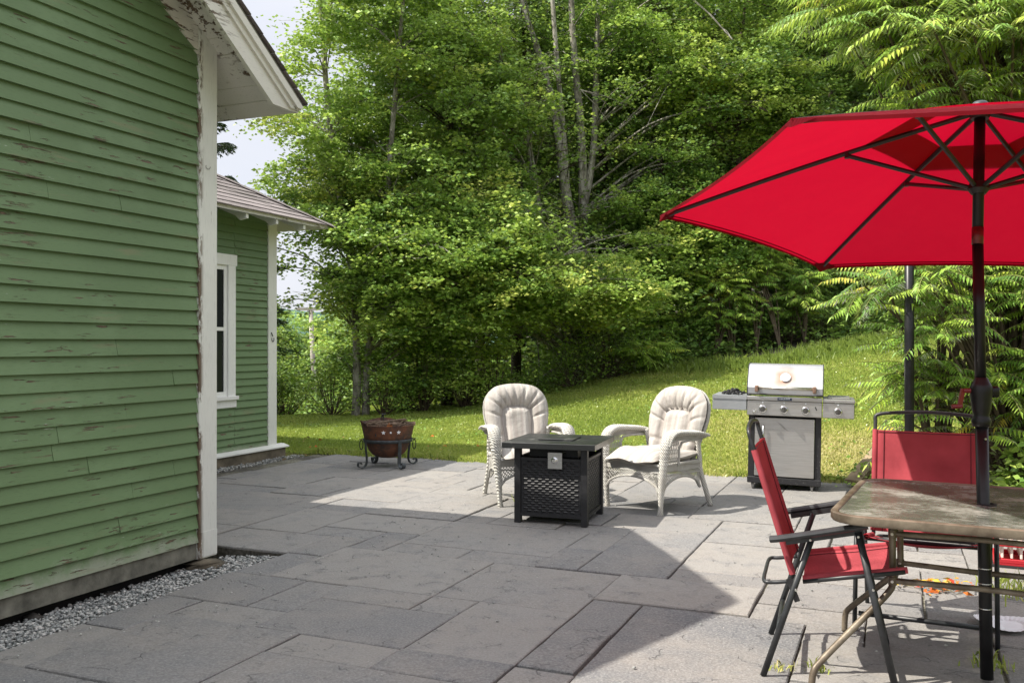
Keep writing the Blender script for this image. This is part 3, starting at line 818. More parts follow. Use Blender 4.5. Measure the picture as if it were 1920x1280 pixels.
    for k in range(4):
        x = WX - .3 - k * .5
        mb = MB()
        pr = [(WY + .02, WEZ + .43 * WS - .045), (ey - .02, WEZ - .036), (ey - .02, WEZ - .085), (ey - .11, WEZ - .10), (ey - .17, WEZ - .05), (WY + .02, WEZ + .22 * WS - .07)]
        mb.prism([(p[0], p[1] - .012) for p in pr], x - .02, x + .02, 'x')
        mb.build('rafter_tail', MAT['white_clean'], H)
    mb = MB(); mb.tube([(WX + .034, WY - .08 + .02 * cos(a), 1.42 + .03 * sin(a)) for a in np.linspace(2.6, 6.9, 12)], .004, 5); mb.tube([(WX + .034, WY - .11, 1.50), (WX + .05, WY - .10, 1.45)], .006, 5); mb.build('iron_hook', MAT['black'], H)
    return H
make_house()

# ------------------------------------------------------------------ gravel and scattered bits
def pebbles(name, pts, rmin, rmax, mat, seed=1, zoff=0, flat=.6):
    rg = np.random.default_rng(seed); n = len(pts)
    ang = np.linspace(0, 2 * pi, 6)[:5]
    base = []
    for z, r in ((-.7, .55), (0, 1.), (.62, .62)):
        for k in range(5): base.append((r * cos(2 * pi * k / 5 + z), r * sin(2 * pi * k / 5 + z), z * flat))
    base.append((0, 0, .9 * flat)); base = np.array(base)
    fs = []
    for k in range(5):
        j = (k + 1) % 5
        fs += [(k, j, 5 + j), (k, 5 + j, 5 + k), (5 + k, 5 + j, 10 + j), (5 + k, 10 + j, 10 + k), (10 + k, 10 + j, 15)]
    fs = np.array(fs)
    r = rg.uniform(rmin, rmax, n); a = rg.uniform(0, 2 * pi, n); jit = rg.normal(0, .16, (n, 16, 3))
    B = base[None] * (1 + jit); B = B * np.stack([r, r * rg.uniform(.6, 1, n), r * rg.uniform(.6, 1, n)], -1)[:, None, :]
    ca, sa = np.cos(a)[:, None], np.sin(a)[:, None]
    X = B[:, :, 0] * ca - B[:, :, 1] * sa; Y = B[:, :, 0] * sa + B[:, :, 1] * ca
    V = np.stack([X, Y, B[:, :, 2]], -1) + pts[:, None, :]
    F = fs[None] + (np.arange(n) * 16)[:, None, None]
    tint = np.repeat(rg.beta(2, 1.6, n), len(fs))
    return np_mesh(name, V.reshape(-1, 3), F.reshape(-1, 3), mat, tint=tint)
def make_gravel():
    rg = np.random.default_rng(3)
    n = 15000; x = rg.uniform(-.06, .44, n); y = rg.uniform(-4.2, .20, n); z = rg.uniform(-.09, -.06, n) + .09 * np.clip(x, 0, .5)
    lo = np.stack([x, y, z], -1)
    n2 = 2600; x2 = rg.uniform(-2.72, -2.56, n2); y2 = rg.uniform(.2, 4.6, n2); lo2 = np.stack([x2, y2, rg.uniform(-.03, .004, n2)], -1)
    lo = np.concatenate([lo, lo2])
    w = C0[None] + lo[:, :1] * N_ + lo[:, 1:2] * D_
    tag(pebbles('gravel', np.concatenate([w, lo[:, 2:]], 1), .006, .016, MAT['gravel'], 4), 'grey and white gravel strip between the house foot and the flagstones', 'gravel', kind='stuff')
    mb = MB(); mb.box(-.16, .44, -5, .2, -.16, -.105); o = mb.build('gravel_bed', MAT['soil']); o.location = (C0[0], C0[1], 0); o.rotation_euler = (0, 0, -TH); tag(o, kind='structure')
    n = 520; x = rg.uniform(.3, 5.2, n) ** 1.0; y = rg.uniform(-3.2, 4.7, n)
    near = rg.random(n) < .45; x = np.where(near, .45 + rg.exponential(.5, n), x)
    w = C0[None] + x[:, None] * N_ + y[:, None] * D_
    tag(pebbles('stone_chips', np.concatenate([w, np.full((n, 1), .006)], 1), .003, .009, MAT['gravel'], 6), 'small pale stone chips scattered over the flagstones', 'stone chips', kind='stuff')
    # rocks in the gap under the skirt
    R = random.Random(4)
    for k in range(7):
        y = -3.4 + k * .42 + R.uniform(-.1, .1)
        p = np.array([[*loc2w(-.03, y), -.085]])
        o = pebbles('rock', p, .07, .10, simple('rock_%d' % k, (.05, .045, .04), .95, nscale=9, namt=.4), 20 + k)
        tag(o, 'dark rough rock tucked under the skirt board of the near green wall', 'rock', 'rocks in the gap under the near green wall')
    p = np.array([[*loc2w(.03, -.12), -.055]])
    o = pebbles('footing_stone', p, .16, .18, MAT['foundation'], 31, flat=.28); tag(o, 'mossy flat stone under the white corner board of the near house', 'stone')
make_gravel()

# ------------------------------------------------------------------ wicker chairs
def smooth_path(P, k=8):
    P = [np.array(p, float) for p in P]; out = []
    for i in range(len(P) - 1):
        p0 = P[max(i - 1, 0)]; p1 = P[i]; p2 = P[i + 1]; p3 = P[min(i + 2, len(P) - 1)]
        for j in range(k):
            t = j / k
            out.append(.5 * ((2 * p1) + (-p0 + p2) * t + (2 * p0 - 5 * p1 + 4 * p2 - p3) * t * t + (-p0 + 3 * p1 - 3 * p2 + p3) * t ** 3))
    out.append(P[-1]); return out
def lattice(mb, F, nu, nv, r=.003):
    """criss-cross strands over the patch F(u,v)"""
    for s in (1, -1):
        for i in range(-nv, nu + 1):
            pts = []
            for k in range(9):
                v = k / 8; u = (i + s * v * nv * .8 + (nv * .8 if s == -1 else 0)) / nu
                if 0 <= u <= 1: pts.append(F(u, v))
            if len(pts) > 1: mb.tube(pts, r, 4, cap=False)
def wicker_chair(name, label):
    C = empty(name, (0, 0, 0), 0, label, 'chair', 'white wicker armchairs with striped cushions')
    # front legs and arms (front is -y)
    for s in (-1, 1):
        P = [(s * .285, -.29, 0), (s * .29, -.29, .06), (s * .30, -.29, .22), (s * .315, -.285, .40), (s * .325, -.275, .54), (s * .325, -.235, .615), (s * .32, -.16, .645), (s * .32, 0, .64), (s * .31, .16, .625), (s * .30, .27, .60)]
        rr = [.026, .020, .025, .029, .032, .032, .029, .024, .022, .020]
        sx = [1, 1, 1.15, 1.3, 1.5, 1.7, 1.8, 1.7, 1.5, 1.3]
        sp = smooth_path(P, 14); n = len(sp)
        r2 = np.interp(np.linspace(0, 1, n), np.linspace(0, 1, len(rr)), rr); x2 = np.interp(np.linspace(0, 1, n), np.linspace(0, 1, len(sx)), sx)
        r2 = r2 * (1 + .09 * np.sin(np.arange(n) * 2.1))
        mb = MB(); nl = 46
        mb.tube(sp[:nl + 1], list(r2[:nl + 1]), 12, sx=list(x2[:nl + 1]), up=(0, 1, 0)); mb.build('front_leg', MAT['wicker_plain'], C, smooth=True)
        mb = MB(); mb.tube(sp[nl:], list(r2[nl:]), 12, sx=list(x2[nl:]), up=(0, 1, 0))
        mb.tube([p + np.array([s * .045, 0, .004]) for p in sp[nl + 10:]], [.010 * (1 + .3 * (k % 2)) for k in range(n - nl - 10)], 8)
        a = mb.build('arm', MAT['wicker_plain'], C, smooth=True)
        # arm apron: woven panel below the arm with open lattice and an opening behind
        mb = MB()
        def Fp(u, v, s=s): return (s * (.318 - .02 * v), -.245 + .15 * u, .60 - .20 * v)
        lattice(mb, Fp, 7, 4, .0032)
        for u in np.linspace(0, 1, 8): mb.tube([Fp(u, 0), Fp(u, 1)], .0035, 4)
        mb.grid(lambda u, v, s=s: (s * .300, -.25 + .17 * u, .40 - .06 * v), 2, 2)
        mb.tube([(s * .31, -.09, .38), (s * .315, -.09, .52), (s * .318, -.06, .565), (s * .315, .05, .575), (s * .305, .22, .57)], .010, 7)
        mb.grid(lambda u, v, s=s: (s * .318, -.24 + .49 * u, .635 - .055 * v), 8, 1)
        mb.build('arm_panel', MAT['wicker'], C, fix=False)
        # back leg
        mb = MB(); mb.tube(smooth_path([(s * .275, .20, .62), (s * .265, .24, .42), (s * .26, .27, .28), (s * .275, .38, 0)], 8), .021, 9); mb.build('back_leg', MAT['wicker_plain'], C, smooth=True)
    # seat apron, four sides: dense band, lattice, arched lower rail
    mb = MB()
    sides = [((-.29, -.30), (.29, -.30)), ((.30, -.28), (.265, .25)), ((-.30, -.28), (-.265, .25)), ((-.25, .26), (.25, .26))]
    for (a, b) in sides:
        a = np.array(a); b = np.array(b)
        def pt(u, z): p = a + (b - a) * u; return (p[0], p[1], z)
        arch = lambda u: .17 + .115 * (1 - (2 * u - 1) ** 2) ** .6
        mb.grid(lambda u, v: pt(u, .385 - .055 * v), 10, 1)
        mb.grid(lambda u, v: pt(u, .312 - .012 * v), 10, 1)
        def FL(u, v): return pt(u, .33 + (arch(u) - .33) * v)
        lattice(mb, FL, 22, 4, .0034)
        mb.tube([pt(u, arch(u)) for u in np.linspace(0, 1, 15)], .011, 7)
        mb.tube([pt(u, .39) for u in (0, 1)], .013, 7)
    mb.build('seat_apron', MAT['wicker'], C, fix=False)
    mb = MB(); mb.box(-.28, .28, -.29, .25, .375, .39); mb.build('seat_base', MAT['wicker'], C)
    # back frame and woven back
    tilt = radians(17)
    def bk(u, v, d):                      # back plane coords: u across, v up, d forward
        return (u, .20 + v * sin(tilt) - d * cos(tilt), .395 + v * cos(tilt) + d * sin(tilt))
    def outline(s, grow=0.):              # s 0..1 from bottom left over the top to bottom right
        key = [(-.205, -.02), (-.235, .12), (-.27, .26), (-.285, .38), (-.265, .49), (-.19, .575), (-.07, .605), (.07, .605), (.19, .575), (.265, .49), (.285, .38), (.27, .26), (.235, .12), (.205, -.02)]
        x = s * (len(key) - 1); i = min(int(x), len(key) - 2); f = x - i
        g = lambda k: np.array(key[min(max(k, 0), len(key) - 1)])
        p0, p1, p2, p3 = g(i - 1), g(i), g(i + 1), g(i + 2)
        p = .5 * ((2 * p1) + (-p0 + p2) * f + (2 * p0 - 5 * p1 + 4 * p2 - p3) * f * f + (-p0 + 3 * p1 - 3 * p2 + p3) * f ** 3)
        c = np.array((0, .3)); d = p - c; return p + d / np.linalg.norm(d) * grow
    mb = MB(); hoop = [bk(*outline(s, .0), -.022) for s in np.linspace(0, 1, 60)]
    mb.tube(hoop, [.017 * (1 + .1 * (k % 2)) for k in range(60)], 8)
    for d_ in (-.03, -.045):
        vs = [bk(0, .28, d_)] + [bk(*outline(s, .0), d_) for s in np.linspace(0, 1, 40)]
        mb.add(vs, [(0, k, k + 1) for k in range(1, 40)])
    mb.build('back_shell', MAT['wicker'], C, fix=False, smooth=False)
    # back cushion
    def inner(s):
        key = [(-.115, -.0), (-.125, .12), (-.135, .24), (-.138, .32), (-.125, .385), (-.085, .41), (-.03, .415), (.03, .415), (.085, .41), (.125, .385), (.138, .32), (.135, .24), (.125, .12), (.115, -.0)]
        x = s * (len(key) - 1); i = min(int(x), len(key) - 2); f = x - i
        return np.array(key[i]) * (1 - f) + np.array(key[i + 1]) * f
    R = random.Random(3)
    pleats = [.10, .22, .31, .38, .44, .505, .57, .63, .70, .79, .90]
    pleats = [p + R.uniform(-.012, .012) for p in pleats]
    NS, NT = 130, 20
    V = []; 
    for i in range(NS + 1):
        s = i / NS; O = outline(s, .016); I = inner(s); Cc = np.array((0, min(max(I[1], .03), .30)))
        pl = sum(math.exp(-((s - p) / .009) ** 2) for p in pleats)
        for j in range(NT + 1):
            t = j / NT
            if t < .5:
                q = t / .5; p = O + (I - O) * q
                prof = sin(pi * min(1, q * .98 + .02)) ** .55
                d = .012 + .070 * prof * (1 - .42 * pl * (.35 + .65 * q))
            else:
                q = (t - .5) / .5; p = I + (Cc - I) * q
                d = .012 + .058 * min(1, q * 2.2) ** .6
            V.append(bk(p[0], p[1], d))
    F = [(i * (NT + 1) + j, (i + 1) * (NT + 1) + j, (i + 1) * (NT + 1) + j + 1, i * (NT + 1) + j + 1) for i in range(NS) for j in range(NT)]
    mb = MB(); mb.add(V, F)
    vb = [bk(0, .28, -.015)]; ring = [bk(*outline(s, .016), .012) for s in np.linspace(0, 1, 60)]; ring2 = [bk(*outline(s, -.01), -.015) for s in np.linspace(0, 1, 60)]
    mb.add(vb + ring2, [(0, k, k + 1) for k in range(1, 60)]); mb.add(ring + ring2, [(k, k + 1, 61 + k, 60 + k) for k in range(59)])
    mb.build('back_cushion', MAT['cushion'], C, smooth=True, fix=False)
    mb = MB(); mb.tube([bk(*inner(s), .017) for s in np.linspace(0, 1, 60)], .0028, 5); mb.build('cushion_piping', simple('cushion_piping', (.36, .31, .29), .9), C)
    # seat cushion: thick rounded pad that sags over the front rail
    mb = MB()
    def seat(u, v, top):
        a = u * 2 - 1; b = v * 2 - 1
        e = max(0, 1 - abs(a) ** 3.2) ** .5 * max(0, 1 - abs(b) ** 3.6) ** .5
        x = a * .275 * (1 - .05 * b * b); y = -.04 + b * .315
        z = .445 - .035 * max(0, -b - .55) * 2 + .01 * sin(a * 5 + b * 3)
        return (x, y, z + (top * .058 + .006 * sin(b * 7 + a * 2)) * e)
    mb.grid(lambda u, v: seat(u, v, 1), 26, 26); mb.grid(lambda u, v: seat(u, v, -1), 26, 26)
    mb.build('seat_cushion', MAT['cushion'], C, smooth=True, fix=False)
    return C
ca = wicker_chair('wicker_armchair', 'white wicker armchair facing forward behind the left side of the black fire table')
# chair front (-y) faces the camera, turned slightly to the right
ca.location = (.11, 7.95, 0); ca.rotation_euler = (0, 0, radians(14))
cb = copy_tree(ca)
cb['label'] = 'white wicker armchair turned sideways between the black fire table and the grill'
cb.location = (1.21, 7.62, 0); cb.rotation_euler = (0, 0, radians(-53 + 4))

# ------------------------------------------------------------------ fire table
def fire_table():
    yaw = -math.atan2(.307, .952)
    c = np.array([.375, 7.10])
    T = empty('fire_table', (c[0], c[1], 0), yaw, 'square black metal fire pit table with woven-pattern panels between the wicker chairs', 'fire table')
    h = .285; zt = .575
    for sx in (-1, 1):
        for sy in (-1, 1):
            mb = MB(); x, y = sx * (h - .025), sy * (h - .025)
            mb.box(x - .025, x + .025, y - .025, y + .025, 0, zt - .002, .003); mb.build('leg', MAT['black'], T)
    R = random.Random(8)
    for side in range(4):
        mb = MB(); w = h - .0505; z0, z1 = .055, .50
        def P(a, z, d):
            if side == 0: return (a, -h + .018 - d, z)
            if side == 1: return (h - .018 + d, a, z)
            if side == 2: return (-a, h - .018 + d, z)
            return (-h + .018 - d, -a, z)
        mb.add([P(-w, z0, 0), P(w, z0, 0), P(w, z1, 0), P(-w, z1, 0), P(-w, z0, -.01), P(w, z0, -.01), P(w, z1, -.01), P(-w, z1, -.01)], [(0, 1, 2, 3), (4, 5, 6, 7), (0, 1, 5, 4), (3, 2, 6, 7)])
        # rim rails
        for (za, zb) in ((z0, z0 + .028), (z1 - .02, z1)):
            mb.add([P(-w, za, .001), P(w, za, .001), P(w, zb, .001), P(-w, zb, .001), P(-w, za, .010), P(w, za, .010), P(w, zb, .010), P(-w, zb, .010)], [(4, 5, 6, 7), (0, 1, 5, 4), (3, 2, 6, 7)])
        rows = 21; colw = .0565
        for r in range(rows):
            zc = z0 + .042 + r * (z1 - z0 - .075) / (rows - 1); off = (r % 2) * colw / 2
            for k in range(-5, 6):
                a = k * colw + off
                if abs(a) > w - .028: continue
                la, hz, d = .0215, .0078, .0062
                a0, a1 = a - la, a + la
                mb.add([P(a0, zc, .0005), P(a0 + .006, zc - hz, .001), P(a1 - .006, zc - hz, .001), P(a1, zc, .0005), P(a1 - .006, zc + hz, .001), P(a0 + .006, zc + hz, .001), P(a0 + .010, zc + .001, d), P(a1 - .010, zc + .001, d)],
                       [(0, 1, 6), (1, 2, 7, 6), (2, 3, 7), (3, 4, 7), (4, 5, 6, 7), (5, 0, 6)])
        mb.build('woven_panel', MAT['black'], T)
    H = .36
    mb = MB(); mb.box(-H, H, -H, H, zt, zt + .045, .003); top = mb.build('table_top', MAT['firetop'], T)
    mb = MB(); mb.box(-.14, .14, -.13, .13, zt + .0465, zt + .056, .003); mb.build('burner_lid', MAT['firetop'], top)
    mb = MB(); mb.box(-.015, .095, -h - .012, -h - .006, .425, .545); mb.box(-.012, .092, -h - .006, -.10, .540, .546); pl = mb.build('control_plate', MAT['steel'], T)
    mb = MB(); mb.lathe([(.026, 0), (.026, .006), (.018, .008), (.018, .026), (.014, .030)], (.037, -h - .012, .488), 20, 'y'); mb.build('knob', MAT['chrome'], pl)
    mb = MB(); mb.box(-h + .05, h - .05, -h + .05, h - .05, .06, .07); mb.build('base_tray', MAT['greyblack'], T)
    mb = MB(); mb.box(-.19, .19, -.19, .19, .50, zt - .003); mb.build('burner_box', MAT['greyblack'], T)
m, nt, b = M('black_table_top'); MAT['firetop'] = m
n = noise(nt, 9, 6, .65); n2 = noise(nt, 3, 4)
setc(nt, b, mixc(nt, rng(nt, n, .58, .72), (.016, .017, .018), (.12, .12, .11))); nt.links.new(rng(nt, n2, .3, .7, .22, .5), b.inputs['Roughness']); bump(nt, b, n, .002)
fire_table()

# ------------------------------------------------------------------ grill
def grill():
    G = empty('gas_grill', (2.60, 8.66, 0), radians(-19), 'stainless steel gas grill with side shelves standing at the lawn edge of the patio', 'grill')
    G.rotation_euler = (0, radians(1.1), radians(-19))
    # local: front faces -y ; x across
    W = .325
    mb = MB(); mb.box(-W, -W + .055, -.22, .25, .10, .70, .004); mb.box(W - .055, W, -.22, .25, .10, .70, .004); mb.box(-W + .055, W - .055, .20, .25, .10, .70)
    mb.box(-W - .005, W + .005, -.235, .26, .055, .115, .006); mb.box(-W + .055, W - .055, -.20, .2, .116, .125)
    cab = mb.build('cabinet', MAT['black_specked'], G)
    mb = MB(); mb.box(-W + .058, W - .058, -.238, -.216, .125, .672, .005); d = mb.build('door', MAT['steel'], G)
    mb = MB()
    for k in range(4):
        mb.bar((-.07 + .012 * k, -.2395, .640 - k * .007), (.0 + .012 * k, -.2395, .572 - k * .007), .002, .0015, (0, -1, 0))
    mb.build('door_scratch', MAT['rubber'], d)
    mb = MB(); x = -W + .135
    mb.tube([(x, -.238, .60), (x, -.268, .595), (x, -.272, .50), (x, -.268, .40), (x, -.238, .395)], .009, 8); mb.build('handle', MAT['chrome'], d, smooth=True)
    # control panel
    mb = MB(); mb.box(-W - .012, W + .002, -.30, .27, .695, .835, .006)
    mb.box(-W - .014, W + .004, -.312, -.20, .836, .872, .005)
    cp = mb.build('control_panel', MAT['steel'], G)
    def knob(parent, x, z=.755, y=-.30):
        mb = MB(); mb.lathe([(.037, 0), (.037, .006), (.033, .011), (.030, .012)], (x, y, z), 28, 'y'); bz = mb.build('knob', MAT['chrome'], parent, angle=40)
        mb = MB(); mb.lathe([(.026, .012), (.025, .034), (.021, .040)], (x, y, z), 24, 'y'); mb.box(x - .006, x + .006, y - .050, y - .036, z - .022, z + .022, .003); mb.build('knob_grip', MAT['knobgrip'], bz, angle=40)
        mb = MB(); mb.lathe([(.007, 0), (.006, .003)], (x, y, z + .062), 10, 'y'); mb.build('knob_mark', MAT['letter'], parent)
    for x in (-.195, -.005, .185): knob(cp, x)
    mb = MB(); mb.lathe([(.014, 0), (.013, .012), (.008, .014)], (-.275, -.30, .725), 14, 'y'); mb.lathe([(.009, 0), (.008, .010)], (-.255, -.30, .742), 12, 'y'); mb.build('igniter_button', MAT['chrome'], cp)
    mb = MB(); mb.bar((.268, -.3015, .792), (.281, -.3015, .760), .010, .002, (0, -1, 0)); mb.build('warning_mark', MAT['greyblack'], cp)
    mb = MB(); mb.box(-.064, .064, -.3165, -.3125, .841, .867); bd = mb.build('badge', MAT['badge'], cp)
    mb = MB(); R = random.Random(2); x = -.052
    while x < .048:
        w = R.uniform(.003, .009); mb.box(x, x + w, -.3180, -.3166, .851, .851 + R.choice([.004, .006, .009])); x += w + .003
    mb.box(-.064, .064, -.3184, -.3166, .8655, .868); mb.build('badge_lettering', MAT['letter'], bd)
    # shelves
    mb = MB(); mb.box(-.655, -W - .016, -.30, .22, .735, .872, .006); mb.box(-.655, -W - .016, -.308, -.30, .838, .872); l = mb.build('side_shelf', MAT['shelfgrey'], G)
    mb = MB(); mb.box(W + .008, .605, -.30, .22, .695, .835, .006); mb.box(W + .008, .609, -.312, .22, .836, .866, .005); r = mb.build('side_shelf', MAT['steel'], G); knob(r, .465, .755)
    mb = MB(); mb.box(W + .05, .57, -.22, .17, .867, .880, .004); mb.build('side_burner_cover', MAT['steel'], r)
    # lid
    prof = [(.26, .88), (-.26, .88), (-.285, .90), (-.285, .955), (-.262, .985), (-.175, 1.115), (-.14, 1.150), (-.08, 1.170), (.12, 1.170), (.22, 1.10), (.26, .98)]
    mb = MB(); mb.prism(prof, -W - .010, W + .004, 'x'); lid = mb.build('lid', MAT['steel_lid'], G, angle=35)
    for s in (-1, 1):
        mb = MB(); pr = [(a * 1.012, .88 + (z - .88) * 1.012) for a, z in prof]
        xa = -W - .018 if s < 0 else W + .0045
        mb.prism(pr, xa, xa + .0075, 'x'); mb.build('lid_side', MAT['black'], lid)
    mb = MB(); mb.tube([(-.255, -.345, .955), (.265, -.345, .955)], .016, 12); hb = mb.build('handle', MAT['chrome_dull'], lid, smooth=True)
    for x in (-.25, .26):
        mb = MB(); mb.box(x - .016, x + .016, -.366, -.284, .915, .975, .006); mb.build('handle_bracket', MAT['rustbracket'], hb)
    # thermometer on the sloped face
    mb = MB(); c = np.array((-.0, -.222, 1.045)); nrm = np.array((0, -.83, .556)); e1 = np.array((1., 0, 0)); e2 = np.cross(nrm, e1)
    def disc(mb, r0, r1, d0, d1, n=26):
        vs = []
        for r, dd in ((r0, d0), (r0, d1), (r1, d1), (r1, d1 - .003)):
            for k in range(n):
                a = 2 * pi * k / n; vs.append(c + e1 * r * cos(a) + e2 * r * sin(a) + nrm * dd)
        fs = [(q * n + k, q * n + (k + 1) % n, q * n + n + (k + 1) % n, q * n + n + k) for q in range(3) for k in range(n)]
        fs.append(tuple(3 * n + k for k in range(n))); mb.add(vs, fs)
    disc(mb, .046, .036, -.004, .016); th = mb.build('thermometer', MAT['chrome'], lid, angle=40)
    mb = MB()
    vs = [c + nrm * .0145 + e1 * .034 * cos(a) + e2 * .034 * sin(a) for a in np.linspace(0, 2 * pi, 25)[:-1]]
    mb.add(vs, [tuple(range(24))]); mb.build('dial_face', MAT['dial'], th)
    mb = MB(); mb.bar(c + nrm * .0165 - e1 * .004, c + nrm * .0165 + e1 * .018 + e2 * .012, .003, .001, nrm); mb.build('needle', MAT['redplastic'], th)
    for x, y in ((-.28, -.19), (.25, -.19), (-.28, .2), (.25, .2)):
        mb = MB(); mb.lathe([(.024, -.010), (.027, -.006), (.027, .006), (.024, .010)], (x, y, .027), 18, 'x'); mb.bar((x, y, .03), (x, y, .056), .03, .02, (0, 1, 0)); mb.build('caster', MAT['rubber'], G)
    # charcoal on left shelf
    rg = np.random.default_rng(9); n = 46
    pts = np.stack([rg.normal(-.47, .055, n), rg.normal(-.14, .06, n), np.zeros(n)], -1)
    rr = np.hypot(pts[:, 0] + .47, pts[:, 1] + .14); pts[:, 2] = .885 + np.maximum(0, .055 - rr * .55) * rg.random(n)
    o = pebbles('charcoal', pts, .014, .028, MAT['charcoal'], 12, flat=.8)
    o.location = (2.60, 8.66, 0); o.rotation_euler = G.rotation_euler
    tag(o, 'small heap of black charcoal lumps on the left grill shelf', 'charcoal', kind='stuff')
m, nt, b = M('black_specked_enamel'); MAT['black_specked'] = m
b.inputs['Roughness'].default_value = .45
n = noise(nt, 55, 4, .6); n2 = noise(nt, 2.5, 4); setc(nt, b, mixc(nt, mathn(nt, 'MULTIPLY', rng(nt, n, .62, .70), rng(nt, n2, .4, .7)), (.014, .014, .016), (.38, .36, .33)))
MAT['knobgrip'] = simple('knob_grip', (.16, .155, .15), .28, .8)
MAT['chrome_dull'] = simple('dull_chrome', (.66, .63, .58), .32, .9, nscale=30, namt=.2)
MAT['dial'] = simple('dial_face', (.72, .72, .70), .4)
m, nt, b = M('shelf_grey_steel'); MAT['shelfgrey'] = m
b.inputs['Metallic'].default_value = .7; b.inputs['Roughness'].default_value = .42
setc(nt, b, mixc(nt, rng(nt, noise(nt, 6, 4), .4, .7), (.42, .44, .46), (.52, .53, .54)))
grill()

# ------------------------------------------------------------------ fire bowl
def fire_bowl():
    B = empty('fire_bowl', (-1.385, 10.12, 0), radians(8), 'rusty iron fire bowl with cut-out stars on a scrolled stand beside the lawn', 'fire bowl')
    # bowl wall thickness
    mb = MB(); prof = [(.02, .10), (.10, .105), (.17, .135), (.215, .19), (.245, .27), (.262, .32), (.292, .462), (.298, .465), (.290, .466), (.284, .462), (.255, .325), (.235, .27), (.20, .20), (.15, .15), (.02, .12)]
    mb.lathe(prof, n=40, cap=False); bowl = mb.build('bowl', MAT['rust'], B, angle=50)
    # back of the bowl stands higher: broken rim section
    mb = MB()
    def rim(u, v):
        a = radians(60) + u * radians(165); r = .292 + .016 * v; return (r * cos(a), r * sin(a), .462 + v * (.055 + .02 * sin(u * 9)) * sin(pi * u) ** .5)
    mb.grid(rim, 20, 3); mb.build('rim_flap', MAT['rust'], bowl, fix=False)
    # stars and dot (light seen through the cut-outs): thin bright inlays set in the metal
    for ang, kind in ((-100, 's'), (-84, 'd'), (-66, 's'), (-118, 'h')):
        a = radians(ang); z = .40 if kind != 'h' else .37; r = .283 if kind != 'h' else .278
        c = np.array((r * cos(a), r * sin(a), z)); e1 = np.array((-sin(a), cos(a), 0)); nn = np.array((cos(a), sin(a), -.2)); nn /= np.linalg.norm(nn); e2 = np.cross(nn, e1); e2 *= -1 if e2[2] < 0 else 1
        vs = []
        if kind == 's':
            for k in range(10):
                rr = .024 if k % 2 == 0 else .010; t = pi / 2 + k * pi / 5; vs.append(c + nn * .004 + e1 * rr * cos(t) + e2 * rr * sin(t))
        else:
            q = .010 if kind == 'd' else .006
            for k in range(10): t = k * pi / 5; vs.append(c + nn * .004 + e1 * q * cos(t) + e2 * q * sin(t) * (1 if kind == 'd' else 3))
        mb = MB(); mb.add([v + nn * .0015 for v in vs] + [v - nn * .006 for v in vs], [tuple(range(10))] + [(i, (i + 1) % 10, 10 + (i + 1) % 10, 10 + i) for i in range(10)])
        mb.build('star_light_inlay' if kind == 's' else 'hole_inlay', MAT['plate'] if kind != 'h' else MAT['iron'], bowl)
    # ash bed
    mb = MB(); mb.lathe([(.0, .43), (.10, .425), (.2, .42), (.268, .40)], n=30, cap=False); mb.build('ash_bed', MAT['ash'], B)
    # stand ring + legs
    mb = MB(); mb.lathe([(.262, .275), (.270, .275), (.278, .312), (.270, .312), (.262, .275)], n=40, cap=False); mb.build('stand_ring', MAT['iron'], B, smooth=True)
    for k in range(4):
        a = radians(-62 + 90 * k); ca_, sa_ = cos(a), sin(a)
        P = [(.276, .31), (.274, .22), (.262, .12), (.262, .06), (.285, .02), (.33, .008), (.365, .03), (.36, .062), (.335, .066), (.325, .048)]
        sp = smooth_path([(p[0] * ca_, p[0] * sa_, p[1]) for p in P], 5)
        mb = MB()
        t = np.array((-sa_, ca_, 0)) * .021
        vs = []
        for i, p in enumerate(sp):
            d = sp[min(i + 1, len(sp) - 1)] - sp[max(i - 1, 0)]; d /= np.linalg.norm(d); nn = np.cross(d, t); nn = nn / np.linalg.norm(nn) * .003
            vs += [p - t - nn, p + t - nn, p + t + nn, p - t + nn]
        fs = [(i * 4 + a_, i * 4 + (a_ + 1) % 4, i * 4 + 4 + (a_ + 1) % 4, i * 4 + 4 + a_) for i in range(len(sp) - 1) for a_ in range(4)]
        mb.add(vs, fs); mb.build('leg', MAT['iron'], B)
    for s in (-1, 1):
        mb = MB(); mb.tube([(s * (.295), -.01 + .02 * cos(t) * .4 + .0, .255 + .052 * sin(t)) if False else (s * .292 + .018 * cos(t), -.02, .245 + .052 * sin(t)) for t in np.linspace(0, 2 * pi, 22)], .006, 6); mb.bar((s * .27, -.02, .305), (s * .315, -.02, .309), .03, .006); mb.build('ring_handle', MAT['black'], B)
    # wood in the bowl
    rot = B.rotation_euler.z
    def wpt(x, y, z): return (-1.385 + x * cos(rot) - y * sin(rot), 10.12 + x * sin(rot) + y * cos(rot), z)
    def log(a, b, r, label, endmat=None):
        a = np.array(wpt(*a)); b = np.array(wpt(*b)); L = empty('firewood_log', tuple(a), 0, label, 'log')
        mb = MB(); R = random.Random(int(r * 1e4)); n = 7; pts = [(b - a) * k / n + np.array([0, 0, R.uniform(-.004, .004)]) for k in range(n + 1)]
        mb.tube(pts, [r * R.uniform(.9, 1.08) for _ in pts], 9); mb.build('bark', MAT['log'], L)
        d = (a - b) / np.linalg.norm(a - b); mb = MB(); mb.tube([d * .0005, d * .004], r * .93, 9); mb.build('cut_end', endmat or MAT['timber'], L)
    log((.02, -.19, .462), (.15, .10, .458), .036, 'short log with bright orange cut end in the fire bowl', MAT['logend'])
    log((.30, .02, .47), (-.02, .10, .475), .024, 'grey tapering branch poking over the right rim of the fire bowl')
    mb = MB(); mb.bar((-.24, -.06, .475), (.20, .06, .515), .07, .018); o = mb.build('bark_slab', MAT['log'])
